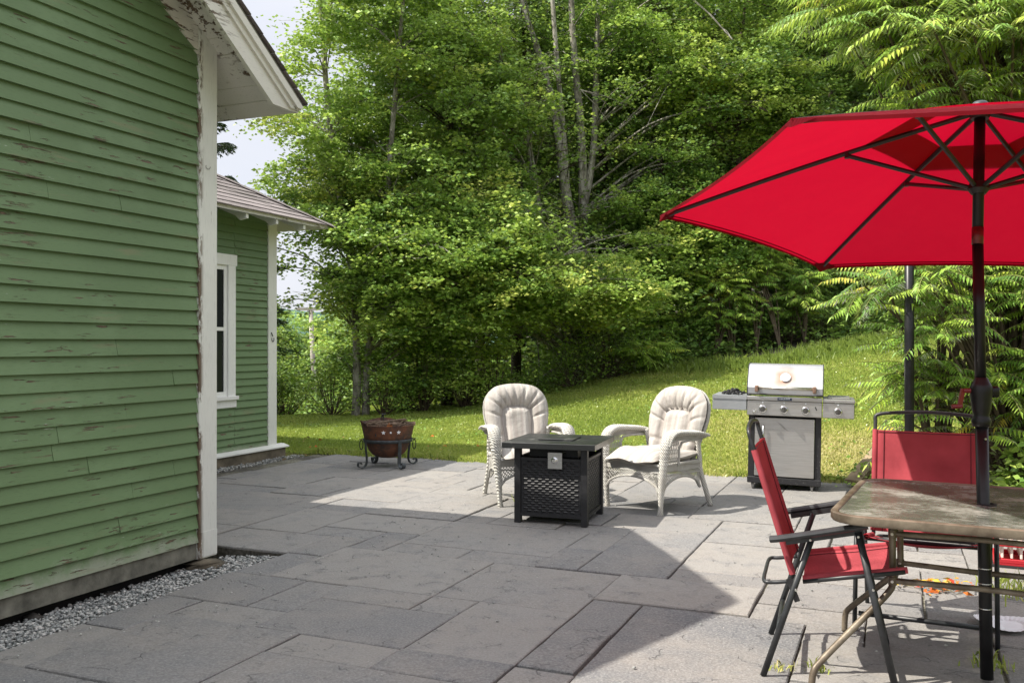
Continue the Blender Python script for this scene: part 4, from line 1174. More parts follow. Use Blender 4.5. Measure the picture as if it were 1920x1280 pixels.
    o.location = (-1.385, 10.12, 0); o.rotation_euler = (0, 0, rot); tag(o, 'long curved slab of brown bark lying across the fire bowl', 'bark')
    mb = MB(); mb.box(-.03, .03, -.006, .006, .0, .0); mb = MB()
    mb.tube([(-.05, .10, .47), (-.05, .10, .575)], .008, 7); mb.tube([(-.07, .10, .573), (-.02, .10, .573)], .007, 7); mb.bar((-.09, .12, .47), (-.06, .12, .565), .02, .014)
    o = mb.build('fire_poker', MAT['black']); o.location = (-1.385, 10.12, 0); o.rotation_euler = (0, 0, rot); tag(o, 'black iron poker handle standing up out of the fire bowl', 'poker')
    R = random.Random(12); mb = MB()
    for k in range(110):
        a = R.uniform(0, 6.28); r = .24 * sqrt(R.random()); L = R.uniform(.06, .17); t = R.uniform(0, 6.28); z = .45 + .05 * R.random()
        p = np.array((r * cos(a), r * sin(a), z)); d = np.array((cos(t), sin(t), R.uniform(-.1, .35))) * L * .5
        mb.tube([p - d, p + (0, 0, R.uniform(-.01, .01)), p + d], [.0045, .004, .002], 4, cap=False)
    o = mb.build('twigs', MAT['twig'], fix=False); o.location = (-1.385, 10.12, 0); tag(o, 'tangle of dry brown twigs and leaves heaped in the fire bowl', 'twigs', kind='stuff')
fire_bowl()

# ------------------------------------------------------------------ dining table
UPX, UPY = 1.905, 3.64
def dining_table():
    T = empty('patio_table', (UPX, UPY, 0), radians(-28), 'brown metal patio table with dirty rippled glass top under the red umbrella', 'table')
    hw = .535; zt = .718; rc = .13
    def rr(h, r, n=8):
        P = []
        for cx, cy, a0 in ((h - r, h - r, 0), (-h + r, h - r, 90), (-h + r, -h + r, 180), (h - r, -h + r, 270)):
            for k in range(n + 1): a = radians(a0 + 90 * k / n); P.append((cx + r * cos(a), cy + r * sin(a)))
        return P
    # rim as swept profile
    prof = [(.0, .0), (.0, -.024), (-.006, -.032), (-.024, -.032), (-.030, -.024), (-.030, -.004), (-.024, .003), (-.006, .004)]
    Pn = rr(hw, rc); n = len(Pn); m = len(prof); V = []
    for (dx, dz) in prof:
        for (x, y) in rr(hw + dx, rc + dx): V.append((x, y, zt + dz))
    F = [(j * n + i, j * n + (i + 1) % n, ((j + 1) % m) * n + (i + 1) % n, ((j + 1) % m) * n + i) for j in range(m) for i in range(n)]
    mb = MB(); mb.add(V, F); mb.build('rim', MAT['bronze'], T, angle=50)
    # glass with a hole: ring triangulated
    mb = MB(); P = rr(hw - .0305, rc - .03); n = len(P); hole = []
    for (x, y) in P: a = math.atan2(y, x); hole.append((.030 * cos(a), .030 * sin(a)))
    for z in (zt - .001, zt - .007): mb.add([(x, y, z) for x, y in P] + [(x, y, z) for x, y in hole], [(i, (i + 1) % n, n + (i + 1) % n, n + i) for i in range(n)])
    mb.build('glass_top', MAT['glass_top'], T)
    mb = MB(); mb.lathe([(.027, zt - .02), (.034, zt - .012), (.036, zt + .003), (.028, zt + .004), (.0255, zt - .02)], n=24, cap=False); mb.build('umbrella_ring', MAT['black'], T)
    # legs: end frames at local x = -.34 and +.34 ; posts at y = -.17/+.17 flaring to the corners
    xs, ys = .335, .17
    for sx in (-1, 1):
        for sy in (-1, 1):
            P = [(sx * xs, sy * ys, zt - .035), (sx * xs, sy * ys, .50), (sx * xs, sy * ys, .41), (sx * (xs + .015), sy * (ys + .025), .365), (sx * (xs + .12), sy * (ys + .12), .25), (sx * (xs + .235), sy * (ys + .235), .125), (sx * (xs + .262), sy * (ys + .265), .08), (sx * (xs + .268), sy * (ys + .272), .0)]
            mb = MB(); mb.tube(smooth_path(P, 6), .0135, 12); l = mb.build('leg', MAT['bronze'], T, smooth=True)
            for z in (.60, .41):
                mb = MB(); mb.lathe([(.0165, -.016), (.0168, .016)], (sx * xs, sy * ys, z), 12); mb.build('collar', MAT['bronze'], l)
                mb = MB(); mb.lathe([(.0065, 0), (.005, .005)], (sx * xs, sy * ys - .0165 if sy < 0 else sy * ys - .0165, z), 8, 'y'); mb.build('bolt', MAT['slat'], l)
    for sy in (-1, 1):
        for z in (.60, .41):
            mb = MB(); mb.tube(smooth_path([(-xs, sy * (ys - .0), z), (-xs + .05, sy * (ys - .004), z + .0), (0, sy * (ys - .03), z), (xs - .05, sy * (ys - .004), z), (xs, sy * ys, z)], 6), .0115, 10); mb.build('rail', MAT['bronze'], T, smooth=True)
    for sx in (-1, 1):
        for z in (.60, .41):
            mb = MB(); mb.tube([(sx * xs, -ys, z - .012), (sx * xs, ys, z - .012)], .010, 8); mb.build('end_rail', MAT['bronze'], T, smooth=True)
    mb = MB()
    for s in (-1, 1): mb.bar((-hw + .03, s * ys, zt - .022), (hw - .03, s * ys, zt - .022), .022, .012)
    mb.build('top_support', MAT['bronze'], T)
dining_table()

# ------------------------------------------------------------------ umbrella
def umbrella():
    U = empty('patio_umbrella', (UPX, UPY, 0), 0, 'red six-panel patio umbrella on a black crank pole through the table', 'umbrella')
    zJ = 1.795; lean = np.array([-.012, .045])
    def pole(z): return np.array([0 + lean[0] * z / zJ, lean[1] * z / zJ, z])
    J = pole(zJ)
    q = (3.70307817, 0.07725675, 0.11018221, 0.53274317, 1.30941512, 0.42239351, 0.37248433, 0.38960064, 0.32447208)
    ax = np.array([q[1], q[2], 1]); ax /= np.linalg.norm(ax); H = J + ax * q[3]
    e1 = np.cross([0, 1, 0], ax); e1 /= np.linalg.norm(e1); e2 = np.cross(ax, e1)
    mb = MB(); mb.tube([pole(.02), pole(1.04)], .0245, 20); mb.build('lower_pole', MAT['blackpole'], U, smooth=True)
    mb = MB(); mb.tube([pole(1.21), pole(zJ - .03)], .0215, 20); mb.build('upper_pole', MAT['blackpole'], U, smooth=True)
    mb = MB(); mb.tube([J - ax * .03, J + ax * .04], .0222, 18); mb.build('tilt_joint', MAT['tiltred'], U, smooth=True)
    mb = MB(); mb.tube([J + ax * .035, H], .0215, 20); mb.build('top_pole', MAT['blackpole'], U, smooth=True)
    # crank housing
    mb = MB(); c = pole(1.1)
    mb.lathe([(.026, -.075), (.034, -.07), (.038, -.05), (.031, -.035), (.029, -.025), (.033, -.012), (.039, .03), (.042, .06), (.042, .085), (.036, .10), (.030, .11), (.027, .118), (.022, .125)], (c[0], c[1], c[2]), 26)
    mb.box(c[0] + .028, c[0] + .068, c[1] - .018, c[1] + .018, c[2] + .045, c[2] + .09, .006)
    ch = mb.build('crank_housing', MAT['blackpole'], U, angle=50)
    mb = MB(); z = c[2] + .072
    mb.tube([(c[0] - .045, c[1], z), (c[0] - .075, c[1], z)], .010, 10); mb.bar((c[0] - .073, c[1], z + .008), (c[0] - .088, c[1], z - .062), .012, .016, (1, 0, 0)); mb.tube([(c[0] - .078, c[1], z - .062), (c[0] - .118, c[1], z - .064)], .009, 10)
    mb.build('crank_handle', MAT['redcrank'], ch)
    mb = MB()
    for z in (.66, .46, .40, .30): p = pole(z); mb.lathe([(.0248, -.002), (.0253, 0), (.0248, .002)], tuple(p), 18, cap=False)
    mb.build('pole_scuff', MAT['screw'], U)
    mb = MB(); p = pole(.98); mb.lathe([(.005, 0), (.004, .006)], (p[0], p[1] - .026, p[2]), 8, 'y'); mb.build('pole_screw', MAT['screw'], U)
    # hubs
    r, drop, al, sfr, rzd = q[4], q[5], q[6], q[7], q[8]
    mb = MB(); mb.tube([H - ax * .035, H - ax * .012, H + ax * .004], [.034, .044, .036], 18); mb.build('top_hub', MAT['black'], U)
    run = H - ax * rzd
    mb = MB(); mb.tube([run - ax * .03, run - ax * .01, run + ax * .02], [.027, .042, .034], 18); mb.build('runner', MAT['black'], U)
    tips = []
    for k in range(6):
        a = al + k * pi / 3; dv = -cos(a) * e1 + sin(a) * e2
        tips.append(H + r * dv - ax * drop)
    def surf(i, u, v, lift=0.):            # panel i: u across between ribs, v from hub to hem
        A = tips[i]; B = tips[(i + 1) % 6]
        pa = H + (A - H) * v; pb = H + (B - H) * v
        p = pa + (pb - pa) * u
        sag = 4 * u * (1 - u) * v
        inw = (H - ax * drop) - (A + B) / 2; inw /= np.linalg.norm(inw)
        bow = sin(pi * v) * .012
        return p + inw * .045 * sag * v + ax * (.010 * sag + .006 + bow + lift)
    mb = MB()
    for i in range(6): mb.grid(lambda u, v, i=i: surf(i, u, .20 + .80 * v), 10, 12)
    can = mb.build('canopy', MAT['canopy'], U, smooth=True, fix=False)
    mb = MB()
    for i in range(6): mb.grid(lambda u, v, i=i: surf(i, u, .02 + .32 * v, .005 + .006 * sin(pi * v) + .006 * sin(pi * u) * v), 8, 5)
    mb.build('vent_cap', MAT['canopy'], can, smooth=True, fix=False)
    mb = MB()
    for i in range(6): mb.tube([surf(i, 0, v) - ax * .004 for v in np.linspace(.2, 1, 14)], .0045, 5)
    for f in (.5,):
        for i in range(6): mb.tube([surf(i, u, .985) - ax * .003 for u in np.linspace(0, 1, 12)], .0028, 4)
    mb.build('seam', MAT['canopy'], can)
    mb = MB()
    for i in range(6):
        mb.grid(lambda u, v, i=i: surf(i, u, 1.0) - ax * .014 * v + (H - surf(i, u, 1.0)) * .004 * v, 10, 1)
        # corner pocket
        t = tips[i]; d = (H - t) / np.linalg.norm(H - t); A = surf(i, 0, 1.0); B1 = surf(i, .06, 1.0); B0 = surf((i - 1) % 6, .94, 1.0)
        mb.add([A, B1, A + d * .075 - ax * .012, B0, A - ax * .030], [(0, 1, 2), (0, 2, 3), (1, 4, 2), (3, 2, 4), (0, 1, 4), (0, 4, 3)])
    mb.build('hem', MAT['canopy'], can, fix=False)
    mb = MB(); mb.tube([H + ax * .010, H + ax * .024, H + ax * .036, H + ax * .044], [.034, .036, .026, .006], 16); mb.build('finial', MAT['iron'], U, smooth=True)
    for k in range(6):
        t = tips[k]; d = (t - H); dd = d / np.linalg.norm(d)
        def rb(v): return H + d * v + ax * (sin(pi * v) * .012 - .004)
        mb = MB(); pts = [rb(v) for v in np.linspace(.03, .985, 14)]
        mb.tube(pts, [.0115] * 14, 6, sx=.75); rib = mb.build('rib', MAT['black'], U, smooth=False)
        mb = MB(); j = rb(sfr) - ax * .012
        s0 = run + (d - ax * d.dot(ax)) / np.linalg.norm(d - ax * d.dot(ax)) * .036
        mb.tube([s0, j], .0100, 6); mb.tube([j - ax * .012, j + ax * .014], .011, 6); mb.build('strut', MAT['black'], rib)
MAT['tiltred'] = simple('worn_red_joint', (.12, .012, .012), .4, nscale=40, namt=.5)
umbrella()

# ------------------------------------------------------------------ folding sling chairs
def sling_chair(name, label):
    C = empty(name, (0, 0, 0), 0, label, 'chair', 'red sling folding chairs at the patio table')
    Wd = .285                               # half width; +x is forward
    for s in (-1, 1):
        y = s * Wd
        nm = 'side'
        mb = MB(); mb.tube([(0, y, 0), (.19, y, .575)], .013, 10, sx=.8); mb.build('rear_leg', MAT['darkframe'], C, smooth=True)
        mb = MB(); mb.tube([(.505, y * 1.06, 0), (.365, y * 1.06, .615)], .0145, 10, sx=.75); mb.build('front_leg', MAT['darkframe'], C, smooth=True)
        mb = MB(); mb.tube(smooth_path([(.03, y * 1.08, .566), (.08, y * 1.1, .575), (.25, y * 1.1, .612), (.40, y * 1.1, .646)], 4), .0145, 10, sx=1.25, up=(0, 0, 1)); mb.bar((.09, y * 1.04, .556), (.385, y * 1.04, .620), .012, .022); mb.build('armrest', MAT['darkframe'], C)
        ys = y * .90
        for (px, pz) in ((.185, .575), (.365, .60), (.42, .395), (.13, .37)):
            mb = MB(); mb.lathe([(.006, 0), (.0045, .004)], (px, y * 1.06 + (.0155 if s > 0 else -.0115 - .0045), pz), 8, 'y')
            mb.build('bolt', MAT['screw'], C)
        mb = MB(); mb.tube([(.155, ys, .392), (.54, ys, .462)], .010, 8); mb.build('seat_rail', MAT['darkframe'], C, smooth=True)
        mb = MB(); mb.bar((.10, y * .99, .405), (.135, y * .99, .315), .008, .022, (1, 0, 0)); mb.build('hinge', MAT['black'], C)
    # back frame loop
    def bp(v, y): return (.12 - .17 * v, y, .40 + .56 * v)
    mb = MB(); yt = Wd * .86
    P = [bp(0, -Wd * .86), bp(.5, -Wd * .87), bp(.93, -Wd * .87), bp(1.0, -Wd * .87), (-.060, -Wd * .84, .998), (-.066, -Wd * .5, 1.012), (-.069, 0, 1.018), (-.066, Wd * .5, 1.012), (-.060, Wd * .84, .998), bp(1.0, Wd * .87), bp(.93, Wd * .87), bp(.5, Wd * .87), bp(0, Wd * .86)]
    mb.tube(smooth_path(P, 4), .0095, 8); mb.build('back_frame', MAT['darkframe'], C, smooth=True)
    # rear stay loop
    mb = MB(); mb.tube(smooth_path([(.12, -Wd * .8, .385), (.04, -Wd * .8, .372), (.0, -Wd * .72, .37), (-.005, 0, .37), (.0, Wd * .72, .37), (.04, Wd * .8, .372), (.12, Wd * .8, .385)], 5), .0085, 8); mb.build('rear_stay', MAT['darkframe'], C, smooth=True)
    for (px, pz, r) in ((.485, .085, .012), (.055, .16, .011), (.405, .43, .010)):
        mb = MB(); mb.tube([(px, -Wd, pz), (px, Wd, pz)], r, 8); mb.build('cross_bar', MAT['darkframe'], C, smooth=True)
    # slings
    mb = MB()
    wb = Wd * .87
    def back(u, v):
        y = (u * 2 - 1) * wb; p = bp(.03 + .90 * v, y); sag = .034 * (1 - (u * 2 - 1) ** 2) * (.6 + .4 * sin(pi * v)); e = .010 if abs(u * 2 - 1) < .985 else 0
        return (p[0] - sag * .9 + e, p[1], p[2] - sag * .2)
    mb.grid(back, 24, 16); mb.grid(lambda u, v: tuple(np.array(back(u, v)) + (-.0025, 0, 0)), 24, 16)
    for u in (0, 1): mb.tube([tuple(np.array(back(u, v)) + (0, 0, 0)) for v in np.linspace(0, 1, 12)], .0135, 8, cap=False)
    bs = mb.build('back_sling', MAT['sling'], C, smooth=True, fix=False)
    mb = MB()
    def seatf(u, v):
        y = (u * 2 - 1) * wb; sag = .030 * (1 - (u * 2 - 1) ** 2)
        x = .155 + .395 * v - .035 * (1 - (u * 2 - 1) ** 2) * v ** 6; z = .402 + .066 * v - sag + .006 * sin(v * 9) * (1 - (u * 2 - 1) ** 2)
        return (x, y, z)
    mb.grid(seatf, 24, 16); mb.grid(lambda u, v: tuple(np.array(seatf(u, v)) - (0, 0, .0025)), 24, 16)
    for u in (0, 1): mb.tube([seatf(u, v) for v in np.linspace(0, 1, 12)], .0135, 8, cap=False)
    ss = mb.build('seat_sling', MAT['sling'], C, smooth=True, fix=False)
    mb = MB()
    for u in (.09, .91):
        mb.tube([tuple(np.array(back(u, v)) + (.0035, 0, 0)) for v in np.linspace(0, 1, 14)], .0016, 4)
        mb.tube([tuple(np.array(back(u, v)) + (-.005, 0, 0)) for v in np.linspace(0, 1, 14)], .0016, 4)
    mb.tube([tuple(np.array(back(u, .985)) + (.0035, 0, 0)) for u in np.linspace(.02, .98, 14)], .0016, 4)
    mb.build('seam', MAT['stitch'], bs)
    mb = MB()
    for u in (.09, .91): mb.tube([tuple(np.array(seatf(u, v)) + (0, 0, .003)) for v in np.linspace(0, 1, 14)], .0015, 4)
    mb.build('seam', MAT['stitch'], ss)
    return C
c1 = sling_chair('folding_chair', 'red sling folding chair seen from its side at the left end of the patio table')
c1.location = (1.125, 4.00, 0); c1.rotation_euler = (0, 0, radians(-19))
c2 = copy_tree(c1)
c2['label'] = 'red sling folding chair behind the patio table with its back rest facing us'
c2.location = (2.13, 4.66, -.012); c2.rotation_euler = (0, 0, radians(-116))

# ------------------------------------------------------------------ small things
def oddments():
    # black steel post in the sumac
    P = empty('metal_post', (3.22, 7.35, 0), 0, 'plain black metal post standing in the sumac behind the umbrella', 'post')
    mb = MB(); mb.tube([(0, 0, -.1), (.0, 0, 2.6)], .037, 16); mb.build('post_shaft', MAT['blackpole'], P, smooth=True)
    mb = MB(); mb.lathe([(.10, -.02), (.10, .01), (.05, .03), (.037, .05)], n=18); mb.build('post_base', MAT['black'], P)
    # leaning timbers
    for (a, b, w, t, lab) in (((3.24, 8.62, .05), (4.02, 9.45, .48), .15, .045, 'weathered wooden plank leaning upward at the patio edge right of the grill'), ((3.50, 8.62, .04), (4.28, 9.40, .40), .11, .045, 'shorter grey wooden plank leaning behind the other beside the sumac')):
        a = np.array(a); b = np.array(b); mb = MB(); mb.bar((0, 0, 0), b - a, w, t); o = mb.build('timber_plank', MAT['timber']); o.location = a; tag(o, lab, 'plank', 'wooden planks right of the grill')
    # red crate with pale slats, low on the ground behind the table
    K = empty('slatted_crate', (3.30, 5.55, 0), radians(-25), 'low red plastic crate with pale upright slats at the right edge beyond the table', 'crate')
    mb = MB()
    for (x0, x1, y0, y1) in ((-.32, .32, -.16, -.14), (-.32, .32, .14, .16), (-.32, -.30, -.14, .14), (.30, .32, -.14, .14)): mb.box(x0, x1, y0, y1, .13, .165, .003); mb.box(x0, x1, y0, y1, .03, .055, .003)
    mb.box(-.32, .32, -.16, .16, .018, .03); mb.build('crate_frame', MAT['redplastic'], K)
    for k in range(12):
        x = -.28 + k * .051
        mb = MB(); mb.box(x, x + .014, -.138, .138, .056, .20, .003); mb.build('slat', MAT['slat'], K)
    mb = MB(); mb.box(-.33, .33, -.17, .17, .0, .017); mb.build('crate_base', MAT['greyblack'], K)
    # paper plate
    mb = MB(); pts = []
    n = 60; V = [(0, 0, 0)]
    for r, z in ((.06, 0), (.085, .001), (.095, .008), (.12, .018), (.128, .017)):
        for k in range(n):
            a = 2 * pi * k / n; fl = .0022 * (k % 2) * (1 if r > .085 else 0); bend = .010 * cos(2 * a + .4) * (r / .12) ** 2
            V.append((r * cos(a), r * sin(a), z + fl + bend + .010))
    F = [(0, 1 + k, 1 + (k + 1) % n) for k in range(n)] + [(1 + j * n + k, 1 + j * n + (k + 1) % n, 1 + (j + 1) * n + (k + 1) % n, 1 + (j + 1) * n + k) for j in range(4) for k in range(n)]
    mb.add(V, F); o = mb.build('paper_plate', MAT['plate'], smooth=False); o.location = (2.36, 4.36, .004); tag(o, 'white fluted paper plate lying on the flagstones under the table', 'plate')
oddments()

# ------------------------------------------------------------------ foliage machinery
def unit(v): return v / (np.linalg.norm(v, axis=-1, keepdims=True) + 1e-9)
def leaf_quads(P, L, Wd, rg, up_bias=.9, droop=.25, dirv=None, fold=.18):
    n = len(P)
    a = rg.uniform(0, 2 * pi, n)
    d = np.stack([np.cos(a), np.sin(a), np.full(n, 0.)], -1)
    if dirv is not None: d = unit(d * .7 + dirv)
    d[:, 2] -= droop * rg.uniform(.2, 1.6, n); d = unit(d)
    nr = np.stack([rg.normal(0, 1, n), rg.normal(0, 1, n), np.full(n, up_bias)], -1)
    nr = unit(nr); side = unit(np.cross(nr, d)); nr = np.cross(d, side)
    l = L * rg.uniform(.6, 1.25, n)[:, None]; w = l * Wd
    base = P; tip = P + d * l; mid = P + d * l * .45
    Lf = mid + side * w * .5 + nr * l * fold * .5; Rt = mid - side * w * .5 + nr * l * fold * .5
    V = np.stack([base, Rt, tip, Lf], 1).reshape(-1, 3)
    F = np.arange(n * 4).reshape(n, 4)
    return V, F
def foliage_obj(name, parts, mat, parent, tints):
    V = np.concatenate([p[0] for p in parts]); off = 0; Fs = []
    for p in parts: Fs.append(p[1] + off); off += len(p[0])
    return np_mesh(name, V, np.concatenate(Fs), mat, parent, np.concatenate(tints))

def near_stem(stems, T):
    best = None
    for st in stems:
        for i in range(len(st) - 1):
            a, b = st[i][0], st[i + 1][0]
            for t in (0, .33, .66):
                p = a + (b - a) * t; r = st[i][1] + (st[i + 1][1] - st[i][1]) * t
                dh = np.hypot(T[0] - p[0], T[1] - p[1]); dz = T[2] - p[2]
                cost = dh + abs(dz - .45 * dh) * 1.3
                if best is None or cost < best[0]: best = (cost, p, r)
    return best[1], best[2]

def tree(name, label, cat, base, stems, crowns, mat, bark, leaf=.10, seed=1, group=None, spray=(12, 34), shell=.35, keep=None, dead=0, branch_r=.03, flat=.09, sr=.34):
    """stems: list of [((x,y,z),r),...] relative to base ; crowns: list of (cx,cy,cz, rx,ry,rz, n boughs, tint lo, tint hi)"""
    rg = np.random.default_rng(seed); R = random.Random(seed)
    T = empty(name, base, 0, label, cat, group)
    stems = [[(np.array(p, float), r) for p, r in s] for s in stems]
    mb = MB()
    for s in stems:
        pts = smooth_path([p for p, _ in s], 4); rr = np.interp(np.linspace(0, 1, len(pts)), np.linspace(0, 1, len(s)), [r for _, r in s])
        mb.tube(pts, [r * (1 + .06 * R.uniform(-1, 1)) for r in rr], 9)
    trunk = mb.build('trunk', bark, T, smooth=True, fix=False)
    bb = MB(); pts_all = []; dirs = []; tint_all = []
    for (cx, cy, cz, rx, ry, rz_, nb, t0, t1) in crowns:
        for k in range(nb):
            while True:
                v = rg.normal(0, 1, 3); v /= np.linalg.norm(v); q = rg.random() ** (shell)
                tp = np.array([cx + rx * v[0] * q, cy + ry * v[1] * q, cz + rz_ * v[2] * q])
                if tp[2] > .3: break
            p0, r0 = near_stem(stems, tp)
            L = np.linalg.norm(tp - p0)
            midp = p0 + (tp - p0) * .5 + np.array([0, 0, L * .12])
            path = smooth_path([p0, midp, tp, tp + unit(tp - midp) * .25 + (0, 0, -.08)], 4)
            rb = min(r0 * .5, branch_r * (.4 + L * .16))
            bb.tube(path, list(np.linspace(rb, .005, len(path))), 5, cap=False)
            btint = rg.normal(0, .14)
            ns, nl = spray
            nsp = int(ns * (.7 + .6 * rg.random()))
            for s in range(nsp):
                f = rg.uniform(.45, 1.0) ** .7; ip = path[min(int(f * (len(path) - 1)), len(path) - 1)]
                off = rg.normal(0, 1, 3) * np.array([.50, .50, .22]) * (.35 + .35 * min(L, 3) / 2)
                c = ip + off
                if s % 3 == 0: bb.tube([ip, (ip + c) / 2 + (0, 0, .04), c], [.007, .005, .002], 3, cap=False)
                m = int(nl * (.6 + .8 * rg.random()))
                cs = rg.uniform(.45, 1.0); o = rg.normal(0, 1, (m, 3)) * np.array([sr, sr, flat * 1.2]) * .62 * cs
                tiltx, tilty = rg.normal(0, .22, 2); o[:, 2] += o[:, 0] * tiltx + o[:, 1] * tilty - .25 * np.hypot(o[:, 0], o[:, 1])
                pts_all.append(c + o)
                base_t = rg.uniform(t0, t1) + btint * 1.4
                tint_all.append(np.clip(base_t + rg.normal(0, .11, m), 0, 1))
    P = np.concatenate(pts_all); tn = np.concatenate(tint_all)
    if keep is not None:
        k = keep(P + np.array(base), rg); P = P[k]; tn = tn[k]
    k = (P[:, 2] + base[2]) > gz(P[:, 0] + base[0], P[:, 1] + base[1]) + .05; P = P[k]; tn = tn[k]
    if dead:
        for _ in range(dead):
            c = crowns[R.randrange(len(crowns))]
            p = np.array([c[0] + R.uniform(-.8, .8) * c[3], c[1] - c[4] * R.uniform(.5, 1), c[2] + R.uniform(-.7, .5) * c[5]])
            d = np.array([R.uniform(-1, 1), R.uniform(-.3, .3), R.uniform(-.5, .6)]); d /= np.linalg.norm(d)
            for _k in range(3):
                L = R.uniform(.5, 1.4); d2 = d + np.array([R.uniform(-.4, .4), 0, R.uniform(-.5, .3)])
                bb.tube([p, p + d2 * L * .5 + (0, 0, -.05), p + d2 * L + (0, 0, -.22)], [.014, .009, .004], 4, cap=False)
    bb.build('branches', bark, trunk, smooth=True, fix=False)
    V, F = leaf_quads(P, leaf, .62, rg)
    np_mesh('crown', V, F, mat, T, tn)
    return T

def G(X, Y): return float(gz(X, Y))
def openings(P, rg):
    """natural gaps in front of the big trunks"""
    X, Y, Z = P[:, 0], P[:, 1], P[:, 2]
    u = X / Y; w = (Z - CAMH) / Y
    # corridor where the main trunks show through thin foliage
    cx = np.interp(w, [.0, .12, .24, .33, .40], [.085, .075, .055, .043, .030])
    thin = (np.abs(u - cx - .0) < .042) & (Y < 20.3) & (w > .10)
    under = (u > .0) & (u < .115) & (w < .012) & (w > -.06) & (Y < 21)
    return ~((thin & (rg.random(len(P)) < .88)) | (under & (rg.random(len(P)) < .93)))

SP = (12, 46)
def leftgap(P, rg):
    u = P[:, 0] / P[:, 1]; w = (P[:, 2] - CAMH) / P[:, 1]
    a = (u > -.242) & (u < -.208) & (w < .05); b = (u < -.212) & (w > .035) & (w < .118)
    return ~((a & (rg.random(len(P)) < .80)) | (b & (rg.random(len(P)) < .62)))
# the big multi-stemmed tree behind the chairs
bx, by = 1.62, 20.2; bz = G(bx, by) - .1
tree('maple_tree', 'tall maple with several pale lichened trunks rising behind the fire table', 'tree', (bx, by, bz),
     [[((0, 0, 0), .26), ((-.02, 0, .8), .22), ((-.10, .0, 2.2), .17), ((-.42, 0, 4.2), .125), ((-.62, .1, 5.8), .095), ((-.95, .2, 7.2), .075), ((-1.6, .3, 9.2), .06), ((-2, .4, 11), .03)],
      [((0, .1, .3), .20), ((.02, .2, 1.6), .17), ((.0, .3, 3.8), .12), ((-.05, .3, 5.6), .09), ((-.25, .3, 8.0), .07), ((-.35, .3, 11.5), .04)],
      [((-.38, .05, 4.0), .08), ((-.45, .1, 5.4), .065), ((-.62, 0, 7.2), .055), ((-.75, 0, 9), .05), ((-.9, 0, 11), .03)],
      [((.0, .3, 3.9), .09), ((.22, .4, 5.2), .08), ((.30, .4, 7.0), .07), ((.35, .4, 9), .05), ((.5, .4, 11), .03)],
      [((-.1, -.1, 1.6), .09), ((-.9, -.3, 3.2), .08), ((-1.15, -.3, 4.6), .075), ((-1.5, -.3, 6.2), .06), ((-2.3, -.3, 7.6), .04), ((-3.6, -.3, 8.6), .02)]],
     [(-2.6, -.6, 6.6, 2.9, 1.9, 3.6, 95, .35, .75), (-1.2, 1.2, 7.5, 3.4, 1.6, 3.8, 60, .2, .5), (1.8, .6, 7.2, 2.6, 1.8, 3.6, 55, .2, .55), (-1.9, -2.0, 2.6, 2.2, 1.2, 1.3, 70, .45, .9), (.0, -2.3, 1.8, .9, .8, .45, 20, .6, .95), (.9, -.4, 2.9, 1.5, 1.0, 1.3, 30, .35, .75)],
     MAT['leaf'], MAT['bark'], .094, 21, spray=SP, keep=openings, dead=5)
X, Y = -3.0, 17.4
tree('maple_tree', 'broad leafy tree with a pale forked trunk leftmost in the wood edge, against the sky', 'tree', (X, Y, G(X, Y) - .1),
     [[((0, 0, 0), .10), ((.02, 0, 1.2), .075), ((-.1, 0, 3), .06), ((-.5, .1, 5.5), .06), ((-.8, .2, 9), .03)],
      [((.18, .05, 0), .085), ((.22, .05, 1.3), .065), ((.5, .1, 3.4), .05), ((.7, .2, 6), .05), ((1.0, .2, 9.5), .02)]],
     [(.15, .5, 6.4, 1.75, 1.6, 4.2, 88, .4, .85), (.9, .3, 3.0, 1.8, 1.3, 1.7, 44, .3, .8), (-.6, .2, 4.6, 1.0, 1.0, .9, 16, .4, .8), (.5, .8, 1.5, 1.5, .8, .9, 16, .1, .45), (.4, -.6, 3.0, 1.9, .8, 1.2, 44, .4, .85)],
     MAT['leaf'], MAT['bark'], .092, 22, spray=SP, keep=leftgap)
X, Y = -1.35, 19.0
tree('maple_tree', 'leafy tree with one dark straight trunk just left of the first wicker chair', 'tree', (X, Y, G(X, Y) - .1),
     [[((0, 0, 0), .15), ((0, 0, 1.5), .12), ((.1, .1, 4), .10), ((.0, .2, 7), .07), ((.1, .2, 10.5), .03)]],
     [(-.2, -.2, 5.6, 2.0, 1.8, 3.8, 90, .35, .8), (.5, -1.5, 2.7, 1.7, 1.2, 1.2, 50, .45, .85)],
     MAT['leaf'], MAT['bark_dark'], .094, 23, spray=SP)
X, Y = .1, 20.6
tree('maple_tree', 'leafy tree with a dark trunk directly behind the first wicker chair', 'tree', (X, Y, G(X, Y) - .1),
     [[((0, 0, 0), .13), ((0, 0, 1.5), .11), ((.1, .1, 4), .09), ((.2, .2, 7), .06), ((.1, .2, 10), .03)]],
     [(-.3, -.3, 5.2, 1.9, 1.5, 3.6, 70, .3, .7)],
     MAT['leaf'], MAT['bark_dark'], .094, 24, spray=SP, keep=openings)
X, Y = 3.5, 21.0
tree('beech_tree', 'leafy green tree right of the tall pale-trunked maple', 'tree', (X, Y, G(X, Y) - .1),
     [[((0, 0, 0), .14), ((.0, 0, 1.5), .12), ((.0, .1, 4), .10), ((-.2, .2, 7), .07), ((.1, .2, 10.5), .03)]],
     [(.1, -.1, 3.4, 1.7, 1.3, 2.2, 56, .2, .6), (.3, .2, 7.4, 2.0, 1.5, 2.6, 42, .15, .5)],
     MAT['leaf'], MAT['bark_dark'], .094, 25, spray=SP, dead=3)
X, Y = 5.3, 20.8
